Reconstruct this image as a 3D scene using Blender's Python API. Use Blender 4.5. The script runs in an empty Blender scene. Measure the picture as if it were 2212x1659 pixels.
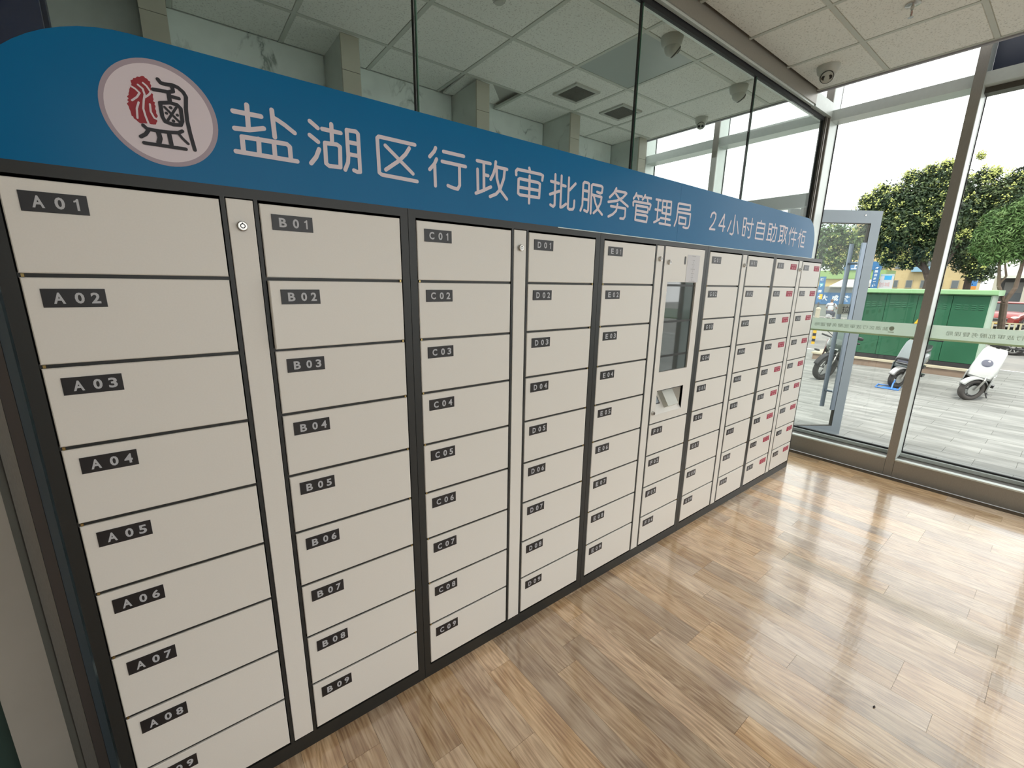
import bpy, bmesh, math, random
from mathutils import Vector, Matrix
from math import sin, cos, pi, radians as R
random.seed(7)
S = bpy.context.scene
COL = S.collection

# ---------------------------------------------------------------- camera, world, lights, exposure
cd = bpy.data.cameras.new('camera'); cam = bpy.data.objects.new('camera', cd); COL.objects.link(cam)
cd.sensor_width = 36; cd.lens = 927.378 / 2212 * 36; cd.clip_start = .02; cd.clip_end = 500
rx = Vector((0.792878, -0.609187, 0.015348)); dn = Vector((-0.127962, -0.191065, -0.973201)); fw = Vector((0.595793, 0.769666, -0.229444))
m = Matrix((rx, -dn, -fw)).transposed().to_4x4(); m.translation = Vector((0.29048, -1.39468, 1.64901)); cam.matrix_world = m
S.camera = cam
S.view_settings.view_transform = 'Standard'; S.view_settings.look = 'None'
S.view_settings.gamma = 1; S.view_settings.use_curve_mapping = False
S.view_settings.exposure = 0.45
S.cycles.max_bounces = 9; S.cycles.diffuse_bounces = 6; S.cycles.glossy_bounces = 4
S.cycles.transparent_max_bounces = 14; S.cycles.transmission_bounces = 4
S.cycles.caustics_reflective = False; S.cycles.caustics_refractive = False
S.cycles.sample_clamp_indirect = 10.0; S.cycles.blur_glossy = 1.0
S.cycles.use_denoising = True

w = bpy.data.worlds.new('sky'); S.world = w; w.use_nodes = True
nt = w.node_tree; nt.nodes.clear()
out = nt.nodes.new('ShaderNodeOutputWorld'); bg = nt.nodes.new('ShaderNodeBackground')
tc = nt.nodes.new('ShaderNodeTexCoord'); nz = nt.nodes.new('ShaderNodeTexNoise'); nz.inputs['Scale'].default_value = 2.2; nz.inputs['Detail'].default_value = 5
cr = nt.nodes.new('ShaderNodeValToRGB')
cr.color_ramp.elements[0].position = .30; cr.color_ramp.elements[0].color = (.62, .90, 1.0, 1)
cr.color_ramp.elements[1].position = .43; cr.color_ramp.elements[1].color = (1, 1, 1, 1)
nt.links.new(tc.outputs['Generated'], nz.inputs['Vector']); nt.links.new(nz.outputs['Fac'], cr.inputs['Fac'])
nt.links.new(cr.outputs['Color'], bg.inputs['Color']); bg.inputs['Strength'].default_value = 1.9
nt.links.new(bg.outputs['Background'], out.inputs['Surface'])

def sun():
    l = bpy.data.lights.new('sun', 'SUN'); l.energy = 3.0; l.angle = R(9); l.color = (1, .95, .86)
    o = bpy.data.objects.new('sun', l); COL.objects.link(o)
    o.rotation_euler = Vector((.45, .22, -.9)).to_track_quat('-Z', 'Y').to_euler(); return o
sun()

# ---------------------------------------------------------------- materials
MAT = {}
def mat(name, col, rough=.5, metal=0., noise=0., nscale=20., bump=0., bscale=200., spec=.5, coat=0., coatr=.1, stretch=None, alpha=None, emit=0):
    if name in MAT: return MAT[name]
    M = bpy.data.materials.new(name); M.use_nodes = True; t = M.node_tree; b = t.nodes['Principled BSDF']
    b.inputs['Base Color'].default_value = (*col, 1); b.inputs['Roughness'].default_value = rough; b.inputs['Metallic'].default_value = metal
    b.inputs['Specular IOR Level'].default_value = spec; b.inputs['Coat Weight'].default_value = coat; b.inputs['Coat Roughness'].default_value = coatr
    if emit: b.inputs['Emission Color'].default_value = (*col, 1); b.inputs['Emission Strength'].default_value = emit
    co = t.nodes.new('ShaderNodeTexCoord'); src = co.outputs['Object']
    if stretch:
        mp = t.nodes.new('ShaderNodeMapping'); mp.inputs['Scale'].default_value = stretch; t.links.new(src, mp.inputs['Vector']); src = mp.outputs['Vector']
    if noise:
        n = t.nodes.new('ShaderNodeTexNoise'); n.inputs['Scale'].default_value = nscale; n.inputs['Detail'].default_value = 4
        r = t.nodes.new('ShaderNodeValToRGB'); r.color_ramp.elements[0].position = .3; r.color_ramp.elements[1].position = .7
        r.color_ramp.elements[0].color = (*[c * (1 - noise) for c in col], 1); r.color_ramp.elements[1].color = (*[min(1, c * (1 + noise)) for c in col], 1)
        t.links.new(src, n.inputs['Vector']); t.links.new(n.outputs['Fac'], r.inputs['Fac']); t.links.new(r.outputs['Color'], b.inputs['Base Color'])
    if bump:
        n = t.nodes.new('ShaderNodeTexNoise'); n.inputs['Scale'].default_value = bscale; n.inputs['Detail'].default_value = 3
        u = t.nodes.new('ShaderNodeBump'); u.inputs['Strength'].default_value = bump; u.inputs['Distance'].default_value = .002
        t.links.new(src, n.inputs['Vector']); t.links.new(n.outputs['Fac'], u.inputs['Height']); t.links.new(u.outputs['Normal'], b.inputs['Normal'])
    MAT[name] = M; return M

def glass(name, tint=(1, 1, 1), refl=1.0, rough=0.0):
    M = bpy.data.materials.new(name); M.use_nodes = True; t = M.node_tree; t.nodes.clear()
    o = t.nodes.new('ShaderNodeOutputMaterial'); mx = t.nodes.new('ShaderNodeMixShader'); tr = t.nodes.new('ShaderNodeBsdfTransparent'); gl = t.nodes.new('ShaderNodeBsdfGlossy')
    ge = t.nodes.new('ShaderNodeNewGeometry'); dt = t.nodes.new('ShaderNodeVectorMath'); dt.operation = 'DOT_PRODUCT'
    t.links.new(ge.outputs['Normal'], dt.inputs[0]); t.links.new(ge.outputs['Incoming'], dt.inputs[1])
    def mth(op, a, b=None, c=None):
        n = t.nodes.new('ShaderNodeMath'); n.operation = op
        for i, q in enumerate((a, b, c)):
            if q is None: continue
            if isinstance(q, (int, float)): n.inputs[i].default_value = q
            else: t.links.new(q, n.inputs[i])
        return n.outputs[0]
    ab = mth('ABSOLUTE', dt.outputs['Value']); sch = mth('POWER', mth('SUBTRACT', 1.0, ab), 5.0)
    fr = mth('MULTIPLY_ADD', sch, .96, .04)
    ml = t.nodes.new('ShaderNodeMath'); ml.operation = 'MULTIPLY'; ml.inputs[1].default_value = refl
    tr.inputs['Color'].default_value = (*tint, 1); gl.inputs['Roughness'].default_value = rough; gl.inputs['Color'].default_value = (.95, 1, .97, 1)
    t.links.new(fr, ml.inputs[0]); t.links.new(ml.outputs[0], mx.inputs['Fac']); t.links.new(tr.outputs[0], mx.inputs[1]); t.links.new(gl.outputs[0], mx.inputs[2]); t.links.new(mx.outputs[0], o.inputs['Surface'])
    MAT[name] = M; return M

def frosted(name):
    M = bpy.data.materials.new(name); M.use_nodes = True; t = M.node_tree; b = t.nodes['Principled BSDF']; o = t.nodes['Material Output']
    b.inputs['Base Color'].default_value = (.80, .88, .80, 1); b.inputs['Roughness'].default_value = .6
    tl = t.nodes.new('ShaderNodeBsdfTranslucent'); tl.inputs['Color'].default_value = (.80, .88, .80, 1)
    m1 = t.nodes.new('ShaderNodeMixShader'); m1.inputs['Fac'].default_value = .6; t.links.new(b.outputs[0], m1.inputs[1]); t.links.new(tl.outputs[0], m1.inputs[2])
    tr = t.nodes.new('ShaderNodeBsdfTransparent'); m2 = t.nodes.new('ShaderNodeMixShader'); m2.inputs['Fac'].default_value = .10
    t.links.new(m1.outputs[0], m2.inputs[1]); t.links.new(tr.outputs[0], m2.inputs[2]); t.links.new(m2.outputs[0], o.inputs['Surface'])
    MAT[name] = M; return M

def wood_mat(name):
    M = bpy.data.materials.new(name); M.use_nodes = True; t = M.node_tree; b = t.nodes['Principled BSDF']; N = t.nodes.new; L = t.links.new
    geo = N('ShaderNodeNewGeometry'); info = N('ShaderNodeObjectInfo')
    off = N('ShaderNodeVectorMath'); off.operation = 'SCALE'; off.inputs['Scale'].default_value = 37.0
    cmb = N('ShaderNodeCombineXYZ'); L(info.outputs['Random'], cmb.inputs[0]); L(info.outputs['Random'], cmb.inputs[1]); L(info.outputs['Random'], cmb.inputs[2])
    L(cmb.outputs[0], off.inputs[0]); add = N('ShaderNodeVectorMath'); add.operation = 'ADD'; L(geo.outputs['Position'], add.inputs[0]); L(off.outputs[0], add.inputs[1])
    mp = N('ShaderNodeMapping'); mp.inputs['Scale'].default_value = (9, 1.5, 9); L(add.outputs[0], mp.inputs['Vector'])
    n1 = N('ShaderNodeTexNoise'); n1.inputs['Scale'].default_value = 1.1; n1.inputs['Detail'].default_value = 2; n1.inputs['Distortion'].default_value = .5; L(mp.outputs[0], n1.inputs['Vector'])
    # growth rings: sine of the warped field
    s = N('ShaderNodeMath'); s.operation = 'MULTIPLY'; s.inputs[1].default_value = 60; L(n1.outputs['Fac'], s.inputs[0])
    sn = N('ShaderNodeMath'); sn.operation = 'SINE'; L(s.outputs[0], sn.inputs[0])
    mp2 = N('ShaderNodeMapping'); mp2.inputs['Scale'].default_value = (140, 7, 1); L(add.outputs[0], mp2.inputs['Vector'])
    n2 = N('ShaderNodeTexNoise'); n2.inputs['Scale'].default_value = 1; n2.inputs['Detail'].default_value = 5; L(mp2.outputs[0], n2.inputs['Vector'])
    a = N('ShaderNodeMath'); a.operation = 'MULTIPLY_ADD'; a.inputs[1].default_value = .085; L(sn.outputs[0], a.inputs[0]); L(n2.outputs['Fac'], a.inputs[2])
    n3 = N('ShaderNodeTexNoise'); n3.inputs['Scale'].default_value = 6; L(add.outputs[0], n3.inputs['Vector'])
    c = N('ShaderNodeMath'); c.operation = 'MULTIPLY_ADD'; c.inputs[1].default_value = .5; L(n3.outputs['Fac'], c.inputs[0]); L(a.outputs[0], c.inputs[2])
    r = N('ShaderNodeValToRGB'); r.color_ramp.elements[0].position = .50; r.color_ramp.elements[0].color = (.42, .24, .125, 1)
    r.color_ramp.elements[1].position = 1.02; r.color_ramp.elements[1].color = (.88, .65, .42, 1); e = r.color_ramp.elements.new(.76); e.color = (.68, .455, .265, 1)
    L(c.outputs[0], r.inputs['Fac'])
    hsv = N('ShaderNodeHueSaturation'); mr = N('ShaderNodeMapRange'); mr.inputs['To Min'].default_value = .78; mr.inputs['To Max'].default_value = 1.18; L(info.outputs['Random'], mr.inputs['Value']); L(mr.outputs[0], hsv.inputs['Value'])
    mr2 = N('ShaderNodeMapRange'); mr2.inputs['To Min'].default_value = .8; mr2.inputs['To Max'].default_value = 1.12
    m3 = N('ShaderNodeMath'); m3.operation = 'FRACT'; m4 = N('ShaderNodeMath'); m4.operation = 'MULTIPLY'; m4.inputs[1].default_value = 7.7; L(info.outputs['Random'], m4.inputs[0]); L(m4.outputs[0], m3.inputs[0]); L(m3.outputs[0], mr2.inputs['Value']); L(mr2.outputs[0], hsv.inputs['Saturation'])
    L(r.outputs['Color'], hsv.inputs['Color']); L(hsv.outputs['Color'], b.inputs['Base Color'])
    b.inputs['Roughness'].default_value = .30; b.inputs['Specular IOR Level'].default_value = .6; b.inputs['Coat Weight'].default_value = 1.0; b.inputs['Coat Roughness'].default_value = .12; b.inputs['Coat IOR'].default_value = 1.8
    u = N('ShaderNodeBump'); u.inputs['Strength'].default_value = .10; u.inputs['Distance'].default_value = .001; L(n2.outputs['Fac'], u.inputs['Height']); L(u.outputs[0], b.inputs['Normal'])
    nb = N('ShaderNodeTexNoise'); nb.inputs['Scale'].default_value = 3; mpb = N('ShaderNodeMapping'); mpb.inputs['Scale'].default_value = (3, 14, 1); L(geo.outputs['Position'], mpb.inputs['Vector']); L(mpb.outputs[0], nb.inputs['Vector'])
    ub = N('ShaderNodeBump'); ub.inputs['Strength'].default_value = .12; ub.inputs['Distance'].default_value = .003; L(nb.outputs['Fac'], ub.inputs['Height']); L(ub.outputs[0], b.inputs['Coat Normal'])
    MAT[name] = M; return M

def marble_mat(name, base=(.55, .60, .57), vein=(.16, .19, .18), vs=2.2):
    M = bpy.data.materials.new(name); M.use_nodes = True; t = M.node_tree; b = t.nodes['Principled BSDF']; N = t.nodes.new; L = t.links.new
    geo = N('ShaderNodeNewGeometry'); n = N('ShaderNodeTexNoise'); n.inputs['Scale'].default_value = vs; n.inputs['Detail'].default_value = 8; n.inputs['Distortion'].default_value = .9; n.inputs['Roughness'].default_value = .55
    mp = N('ShaderNodeMapping'); mp.inputs['Scale'].default_value = (1.5, 1.5, .8); L(geo.outputs['Position'], mp.inputs['Vector']); L(mp.outputs[0], n.inputs['Vector'])
    s = N('ShaderNodeMath'); s.operation = 'SUBTRACT'; s.inputs[1].default_value = .5; L(n.outputs['Fac'], s.inputs[0]); ab = N('ShaderNodeMath'); ab.operation = 'ABSOLUTE'; L(s.outputs[0], ab.inputs[0])
    n2 = N('ShaderNodeTexNoise'); n2.inputs['Scale'].default_value = 3.5; n2.inputs['Detail'].default_value = 3; L(geo.outputs['Position'], n2.inputs['Vector'])
    th = N('ShaderNodeMapRange'); th.inputs['From Min'].default_value = .38; th.inputs['From Max'].default_value = .62; th.inputs['To Min'].default_value = .10; th.inputs['To Max'].default_value = 0; L(n2.outputs['Fac'], th.inputs['Value'])
    dv = N('ShaderNodeMath'); dv.operation = 'ADD'; L(ab.outputs[0], dv.inputs[0]); L(th.outputs[0], dv.inputs[1])
    r = N('ShaderNodeValToRGB'); r.color_ramp.elements[0].color = (*vein, 1); r.color_ramp.elements[0].position = .004; r.color_ramp.elements[1].color = (*base, 1); r.color_ramp.elements[1].position = .06
    e_ = r.color_ramp.elements.new(.022); e_.color = (*[(p_ * .35 + q_ * .65) for p_, q_ in zip(vein, base)], 1)
    L(dv.outputs[0], r.inputs['Fac']); n3 = N('ShaderNodeTexNoise'); n3.inputs['Scale'].default_value = 5; L(geo.outputs['Position'], n3.inputs['Vector'])
    h = N('ShaderNodeHueSaturation'); mr = N('ShaderNodeMapRange'); mr.inputs['To Min'].default_value = .82; mr.inputs['To Max'].default_value = 1.15; L(n3.outputs['Fac'], mr.inputs['Value']); L(mr.outputs[0], h.inputs['Value']); L(r.outputs['Color'], h.inputs['Color'])
    L(h.outputs['Color'], b.inputs['Base Color']); b.inputs['Roughness'].default_value = .3
    MAT[name] = M; return M

def varied(name, cols, rough=.8, nscale=3., world=True, perobj=.12, stretch=(1, 1, 1)):
    """several colours mixed by noise over world position, with a value shift per object"""
    M = bpy.data.materials.new(name); M.use_nodes = True; t = M.node_tree; b = t.nodes['Principled BSDF']; N = t.nodes.new; L = t.links.new
    geo = N('ShaderNodeNewGeometry'); n = N('ShaderNodeTexNoise'); n.inputs['Scale'].default_value = nscale; n.inputs['Detail'].default_value = 4
    mp = N('ShaderNodeMapping'); mp.inputs['Scale'].default_value = stretch; L(geo.outputs['Position'], mp.inputs['Vector']); L(mp.outputs[0], n.inputs['Vector'])
    r = N('ShaderNodeValToRGB'); k = len(cols); r.color_ramp.elements[0].color = (*cols[0], 1); r.color_ramp.elements[0].position = .32; r.color_ramp.elements[1].color = (*cols[-1], 1); r.color_ramp.elements[1].position = .68
    for i, c in enumerate(cols[1:-1]): e = r.color_ramp.elements.new(.32 + .36 * (i + 1) / (k - 1)); e.color = (*c, 1)
    L(n.outputs['Fac'], r.inputs['Fac']); info = N('ShaderNodeObjectInfo'); mr = N('ShaderNodeMapRange'); mr.inputs['To Min'].default_value = 1 - perobj; mr.inputs['To Max'].default_value = 1 + perobj; L(info.outputs['Random'], mr.inputs['Value'])
    h = N('ShaderNodeHueSaturation'); L(mr.outputs[0], h.inputs['Value']); L(r.outputs['Color'], h.inputs['Color']); L(h.outputs['Color'], b.inputs['Base Color']); b.inputs['Roughness'].default_value = rough
    b.inputs['Specular IOR Level'].default_value = .3
    MAT[name] = M; return M

def tile_mat(name):
    M = mat(name, (.50, .52, .47), .9, noise=.05, nscale=3, spec=.2)
    t = M.node_tree; b = t.nodes['Principled BSDF']; geo = t.nodes.new('ShaderNodeNewGeometry')
    n = t.nodes.new('ShaderNodeTexNoise'); n.inputs['Scale'].default_value = 95; n.inputs['Detail'].default_value = 2; t.links.new(geo.outputs['Position'], n.inputs['Vector'])
    r = t.nodes.new('ShaderNodeValToRGB'); r.color_ramp.elements[0].position = .33; r.color_ramp.elements[1].position = .43; r.color_ramp.elements[0].color = (.66, .66, .62, 1); r.color_ramp.elements[1].color = (.90, .90, .86, 1)
    t.links.new(n.outputs['Fac'], r.inputs['Fac']); t.links.new(r.outputs['Color'], b.inputs['Base Color']); return M

white_door = mat('beige white powder coated steel', (.82, .795, .755), .42, noise=.012, nscale=260, bump=.05, bscale=900)
black_frame = mat('black powder coated steel', (.016, .017, .016), .42, noise=.1, nscale=300)
plate_black = mat('black number plate', (.012, .010, .012), .35)
plate_letter = mat('silver grey lettering', (.52, .53, .57), .5)
red_vinyl = mat('red sticker', (.40, .026, .065), .5, spec=.2)
red_print = mat('pale print on red', (.75, .35, .40), .5)
sign_blue = mat('blue glossy board', (.0, .150, .36), .36, spec=.10, coat=.15, coatr=.20, noise=.02, nscale=2, bump=.02, bscale=3)
sign_white = mat('pinkish white vinyl', (.74, .66, .72), .4)
ring_grey = mat('grey violet print ring', (.40, .33, .39), .45)
seal_red = mat('seal red print', (.32, .010, .022), .5)
ink = mat('ink black print', (.010, .008, .015), .5)
chrome = mat('nickel plated metal', (.55, .53, .50), .25, metal=1)
alu = mat('brushed grey aluminium', (.34, .32, .285), .38, metal=.35, noise=.06, nscale=60, stretch=(8, 8, 1))
alu_light = mat('pale and daylit aluminium', (.68, .73, .70), .35, metal=.2, noise=.03, nscale=30)
alu_dark = mat('dark bronze aluminium', (.085, .078, .066), .4, metal=.4)
gasket = mat('black rubber gasket', (.01, .01, .012), .6)
greenedge = mat('green polished glass edge', (.10, .22, .16), .15)
tile_m = tile_mat('mineral fibre ceiling tile')
grid_m = mat('painted ceiling grid', (.60, .62, .57), .5)
plastic = mat('off white plastic', (.52, .53, .49), .35)
dark_plastic = mat('dark plastic', (.02, .02, .022), .3)
beige_stone = mat('beige pilaster cladding', (.52, .49, .41), .45, noise=.05, nscale=3)
paper = mat('white paper', (.72, .72, .76), .7)
print_grey = mat('grey print', (.25, .25, .27), .7)
clear = glass('clear window glass', (.97, .98, .97), .6)
part_glass = glass('greenish partition glass', (.955, .985, .965), .35)
frost = frosted('frosted film')
marble = marble_mat('white veined marble', (.84, .88, .86), (.32, .37, .35), 3.0)
marble_dark = marble_mat('grey veined marble', (.56, .60, .57), (.24, .26, .25), 2.4)
wood = wood_mat('oak plank')
paint = mat('cream wall paint', (.55, .53, .48), .7, noise=.02, nscale=4)
rubber = mat('black tyre rubber', (.022, .020, .020), .75, noise=.1, nscale=50)
tyre_grey = mat('dusty tyre rubber', (.06, .055, .052), .8)

# ---------------------------------------------------------------- mesh helpers
class MB:
    def __init__(s): s.v = []; s.f = []; s.mi = []; s.mats = []; s.cur = 0
    def use(s, m):
        if m not in s.mats: s.mats.append(m)
        s.cur = s.mats.index(m); return s
    def add(s, vs, fs):
        b = len(s.v); s.v += [tuple(v) for v in vs]; s.f += [tuple(b + i for i in f) for f in fs]; s.mi += [s.cur] * len(fs); return s
    def box(s, x0, x1, y0, y1, z0, z1):
        return s.add([(x0, y0, z0), (x1, y0, z0), (x1, y1, z0), (x0, y1, z0), (x0, y0, z1), (x1, y0, z1), (x1, y1, z1), (x0, y1, z1)],
                     [(0, 3, 2, 1), (4, 5, 6, 7), (0, 1, 5, 4), (1, 2, 6, 5), (2, 3, 7, 6), (3, 0, 4, 7)])
    def bevbox(s, x0, x1, y0, y1, z0, z1, b):
        """box with a small chamfer round the -Y face (a door or a plate seen from -Y)"""
        return s.add([(x0 + b, y0, z0 + b), (x1 - b, y0, z0 + b), (x1 - b, y0, z1 - b), (x0 + b, y0, z1 - b), (x0, y0 + b, z0), (x1, y0 + b, z0), (x1, y0 + b, z1), (x0, y0 + b, z1),
                      (x0, y1, z0), (x1, y1, z0), (x1, y1, z1), (x0, y1, z1)],
                     [(0, 1, 2, 3), (0, 4, 5, 1), (1, 5, 6, 2), (2, 6, 7, 3), (3, 7, 4, 0), (4, 8, 9, 5), (5, 9, 10, 6), (6, 10, 11, 7), (7, 11, 8, 4), (8, 11, 10, 9)])
    def prism(s, pts, axis, a, b):
        """extrude a polygon; pts are in the two other axes in order"""
        def P(p, t): l = list(p); l.insert(axis, t); return tuple(l)
        n = len(pts); vs = [P(p, a) for p in pts] + [P(p, b) for p in pts]
        return s.add(vs, [tuple(range(n)), tuple(range(2 * n - 1, n - 1, -1))] + [(i, i + n, (i + 1) % n + n, (i + 1) % n) for i in range(n)])
    def cyl(s, p0, p1, r0, r1=None, n=16, caps=True):
        p0 = Vector(p0); p1 = Vector(p1); r1 = r0 if r1 is None else r1; d = (p1 - p0).normalized()
        u = d.orthogonal().normalized(); v = d.cross(u)
        vs = [p0 + (u * cos(2 * pi * i / n) + v * sin(2 * pi * i / n)) * r0 for i in range(n)] + [p1 + (u * cos(2 * pi * i / n) + v * sin(2 * pi * i / n)) * r1 for i in range(n)]
        fs = [(i, (i + 1) % n, (i + 1) % n + n, i + n) for i in range(n)]
        if caps: fs += [tuple(range(n - 1, -1, -1)), tuple(range(n, 2 * n))]
        return s.add(vs, fs)
    def tube(s, pts, r, n=8):
        for i in range(len(pts) - 1):
            s.cyl(pts[i], pts[i + 1], r if not isinstance(r, (list, tuple)) else r[i], None if not isinstance(r, (list, tuple)) else r[i + 1], n)
        return s
    def lathe(s, c, axis, prof, n=24):
        """prof: (distance along axis, radius)"""
        c = Vector(c); d = Vector(axis).normalized(); u = d.orthogonal().normalized(); v = d.cross(u); vs = []; fs = []
        for (t, r) in prof:
            for i in range(n): vs.append(c + d * t + (u * cos(2 * pi * i / n) + v * sin(2 * pi * i / n)) * r)
        for k in range(len(prof) - 1):
            for i in range(n): fs.append((k * n + i, k * n + (i + 1) % n, (k + 1) * n + (i + 1) % n, (k + 1) * n + i))
        fs.append(tuple(range(n - 1, -1, -1))); fs.append(tuple(range((len(prof) - 1) * n, len(prof) * n)))
        return s.add(vs, fs)
    def torus(s, c, axis, Rr, r, n=24, m=10, sx=1.0):
        c = Vector(c); d = Vector(axis).normalized(); u = d.orthogonal().normalized(); v = d.cross(u); vs = []; fs = []
        for i in range(n):
            e = u * cos(2 * pi * i / n) + v * sin(2 * pi * i / n)
            for j in range(m): vs.append(c + e * (Rr + r * cos(2 * pi * j / m)) + d * (r * sx * sin(2 * pi * j / m)))
        for i in range(n):
            for j in range(m): fs.append((i * m + j, ((i + 1) % n) * m + j, ((i + 1) % n) * m + (j + 1) % m, i * m + (j + 1) % m))
        return s.add(vs, fs)
    def stroke(s, pts, w, y, n=6):
        """a flat round-ended pen stroke in the XZ plane at depth y (facing -Y)"""
        r = w / 2
        for i in range(len(pts) - 1):
            a = Vector((pts[i][0], pts[i][1])); b = Vector((pts[i + 1][0], pts[i + 1][1])); d = b - a
            if d.length < 1e-7: d = Vector((1, 0))
            d.normalize(); ang = math.atan2(d.y, d.x); P = []
            for k in range(n + 1): t = ang - pi / 2 + pi * k / n; P.append((b.x + r * cos(t), b.y + r * sin(t)))
            for k in range(n + 1): t = ang + pi / 2 + pi * k / n; P.append((a.x + r * cos(t), a.y + r * sin(t)))
            s.lift = getattr(s, 'lift', 0) + 1; yy = y - s.lift * 2.5e-5
            s.add([(p[0], yy, p[1]) for p in P], [tuple(range(len(P)))])
        return s
    def loft(s, secs, n=20, ax=0, power=2.6):
        """superellipse sections (t, c1, c2, half1, half2) across axis ax"""
        vs = []; fs = []
        for q in secs:
            t, a, b, ha, hb = q[:5]; pw = q[5] if len(q) > 5 else power
            for i in range(n):
                th = 2 * pi * i / n; ca, sa = cos(th), sin(th)
                l = [a + ha * math.copysign(abs(ca) ** (2 / pw), ca), b + hb * math.copysign(abs(sa) ** (2 / pw), sa)]; l.insert(ax, t); vs.append(tuple(l))
        for k in range(len(secs) - 1):
            for i in range(n): fs.append((k * n + i, k * n + (i + 1) % n, (k + 1) * n + (i + 1) % n, (k + 1) * n + i))
        fs.append(tuple(range(n - 1, -1, -1))); fs.append(tuple(range((len(secs) - 1) * n, len(secs) * n)))
        return s.add(vs, fs)
    def sphere(s, c, r, n=14, m=8, sc=(1, 1, 1)):
        vs = []; fs = []
        for j in range(m + 1):
            for i in range(n):
                ph = pi * j / m; th = 2 * pi * i / n; vs.append((c[0] + r * sc[0] * sin(ph) * cos(th), c[1] + r * sc[1] * sin(ph) * sin(th), c[2] + r * sc[2] * cos(ph)))
        for j in range(m):
            for i in range(n): fs.append((j * n + i, (j + 1) * n + i, (j + 1) * n + (i + 1) % n, j * n + (i + 1) % n))
        return s.add(vs, fs)
    def mesh(s, name, material=None, smooth=False):
        me = bpy.data.meshes.new(name); me.from_pydata(s.v, [], s.f)
        ms = s.mats if s.mats else [material]
        for q in ms: me.materials.append(q)
        if s.mats: me.polygons.foreach_set('material_index', s.mi)
        bm = bmesh.new(); bm.from_mesh(me); bmesh.ops.recalc_face_normals(bm, faces=bm.faces); bm.to_mesh(me); bm.free()
        if smooth:
            me.polygons.foreach_set('use_smooth', [True] * len(me.polygons))
            if hasattr(me, 'set_sharp_from_angle'): me.set_sharp_from_angle(angle=R(38))
        me.update(); return me
    def build(s, name, material=None, parent=None, smooth=False, label=None, stuff=False):
        o = bpy.data.objects.new(name, s.mesh(name, material, smooth)); COL.objects.link(o)
        if parent: o.parent = parent
        if label: o['label'] = label
        if stuff: o['kind'] = 'stuff'
        return o
    def struct(s, name, material=None, parent=None, smooth=False):
        o = s.build(name, material, parent, smooth)
        if not parent: o['kind'] = 'structure'
        return o

def thing(name, label, cat, loc=(0, 0, 0), rot=(0, 0, 0), group=None):
    o = bpy.data.objects.new(name, None); COL.objects.link(o); o.empty_display_size = .1
    o.location = loc; o.rotation_euler = rot; o['label'] = label; o['category'] = cat
    if group: o['group'] = group
    return o
def tag(o, label, cat, group=None):
    o['label'] = label; o['category'] = cat
    if group: o['group'] = group
    return o
def copy_tree(o, parent=None):
    c = o.copy(); COL.objects.link(c); c.parent = parent
    for ch in list(o.children): copy_tree(ch, c)
    return c
def put(me, name, parent=None, loc=(0, 0, 0), rot=(0, 0, 0), scale=None, label=None):
    o = bpy.data.objects.new(name, me); COL.objects.link(o); o.location = loc; o.rotation_euler = rot
    if scale: o.scale = scale
    if parent: o.parent = parent
    if label: o['label'] = label
    return o

_gc = {}
def text_shape(body, bold=0.0):
    """flat outline of a text in the built-in font: (verts, faces), origin at the baseline left"""
    k = (body, bold)
    if k in _gc: return _gc[k]
    c = bpy.data.curves.new('t', 'FONT'); c.body = body; c.offset = bold; c.resolution_u = 3; o = bpy.data.objects.new('t', c); COL.objects.link(o)
    dg = bpy.context.evaluated_depsgraph_get(); me = o.evaluated_get(dg).to_mesh()
    r = ([tuple(v.co) for v in me.vertices], [tuple(p.vertices) for p in me.polygons])
    bpy.data.objects.remove(o); bpy.data.curves.remove(c); _gc[k] = r; return r
def put_text(mb, body, cx, cz, h, y, bold=0.0, width=None, mirror=False, axis='x', cap=None):
    """centre the text at (cx, cz) on a plane facing -Y (axis x) or -X (axis y)"""
    v, f = text_shape(body, bold)
    x0 = min(q[0] for q in v); x1 = max(q[0] for q in v); y0 = min(q[1] for q in v); y1 = max(q[1] for q in v)
    k = h / (y1 - y0); kx = k if width is None else width / (x1 - x0)
    pts = []
    for q in v:
        a = (q[0] - (x0 + x1) / 2) * kx * (-1 if mirror else 1); b = (q[1] - (y0 + y1) / 2) * k
        pts.append((cx + a, y, cz + b) if axis == 'x' else (y, cx - a, cz + b))
    mb.add(pts, f)
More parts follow.
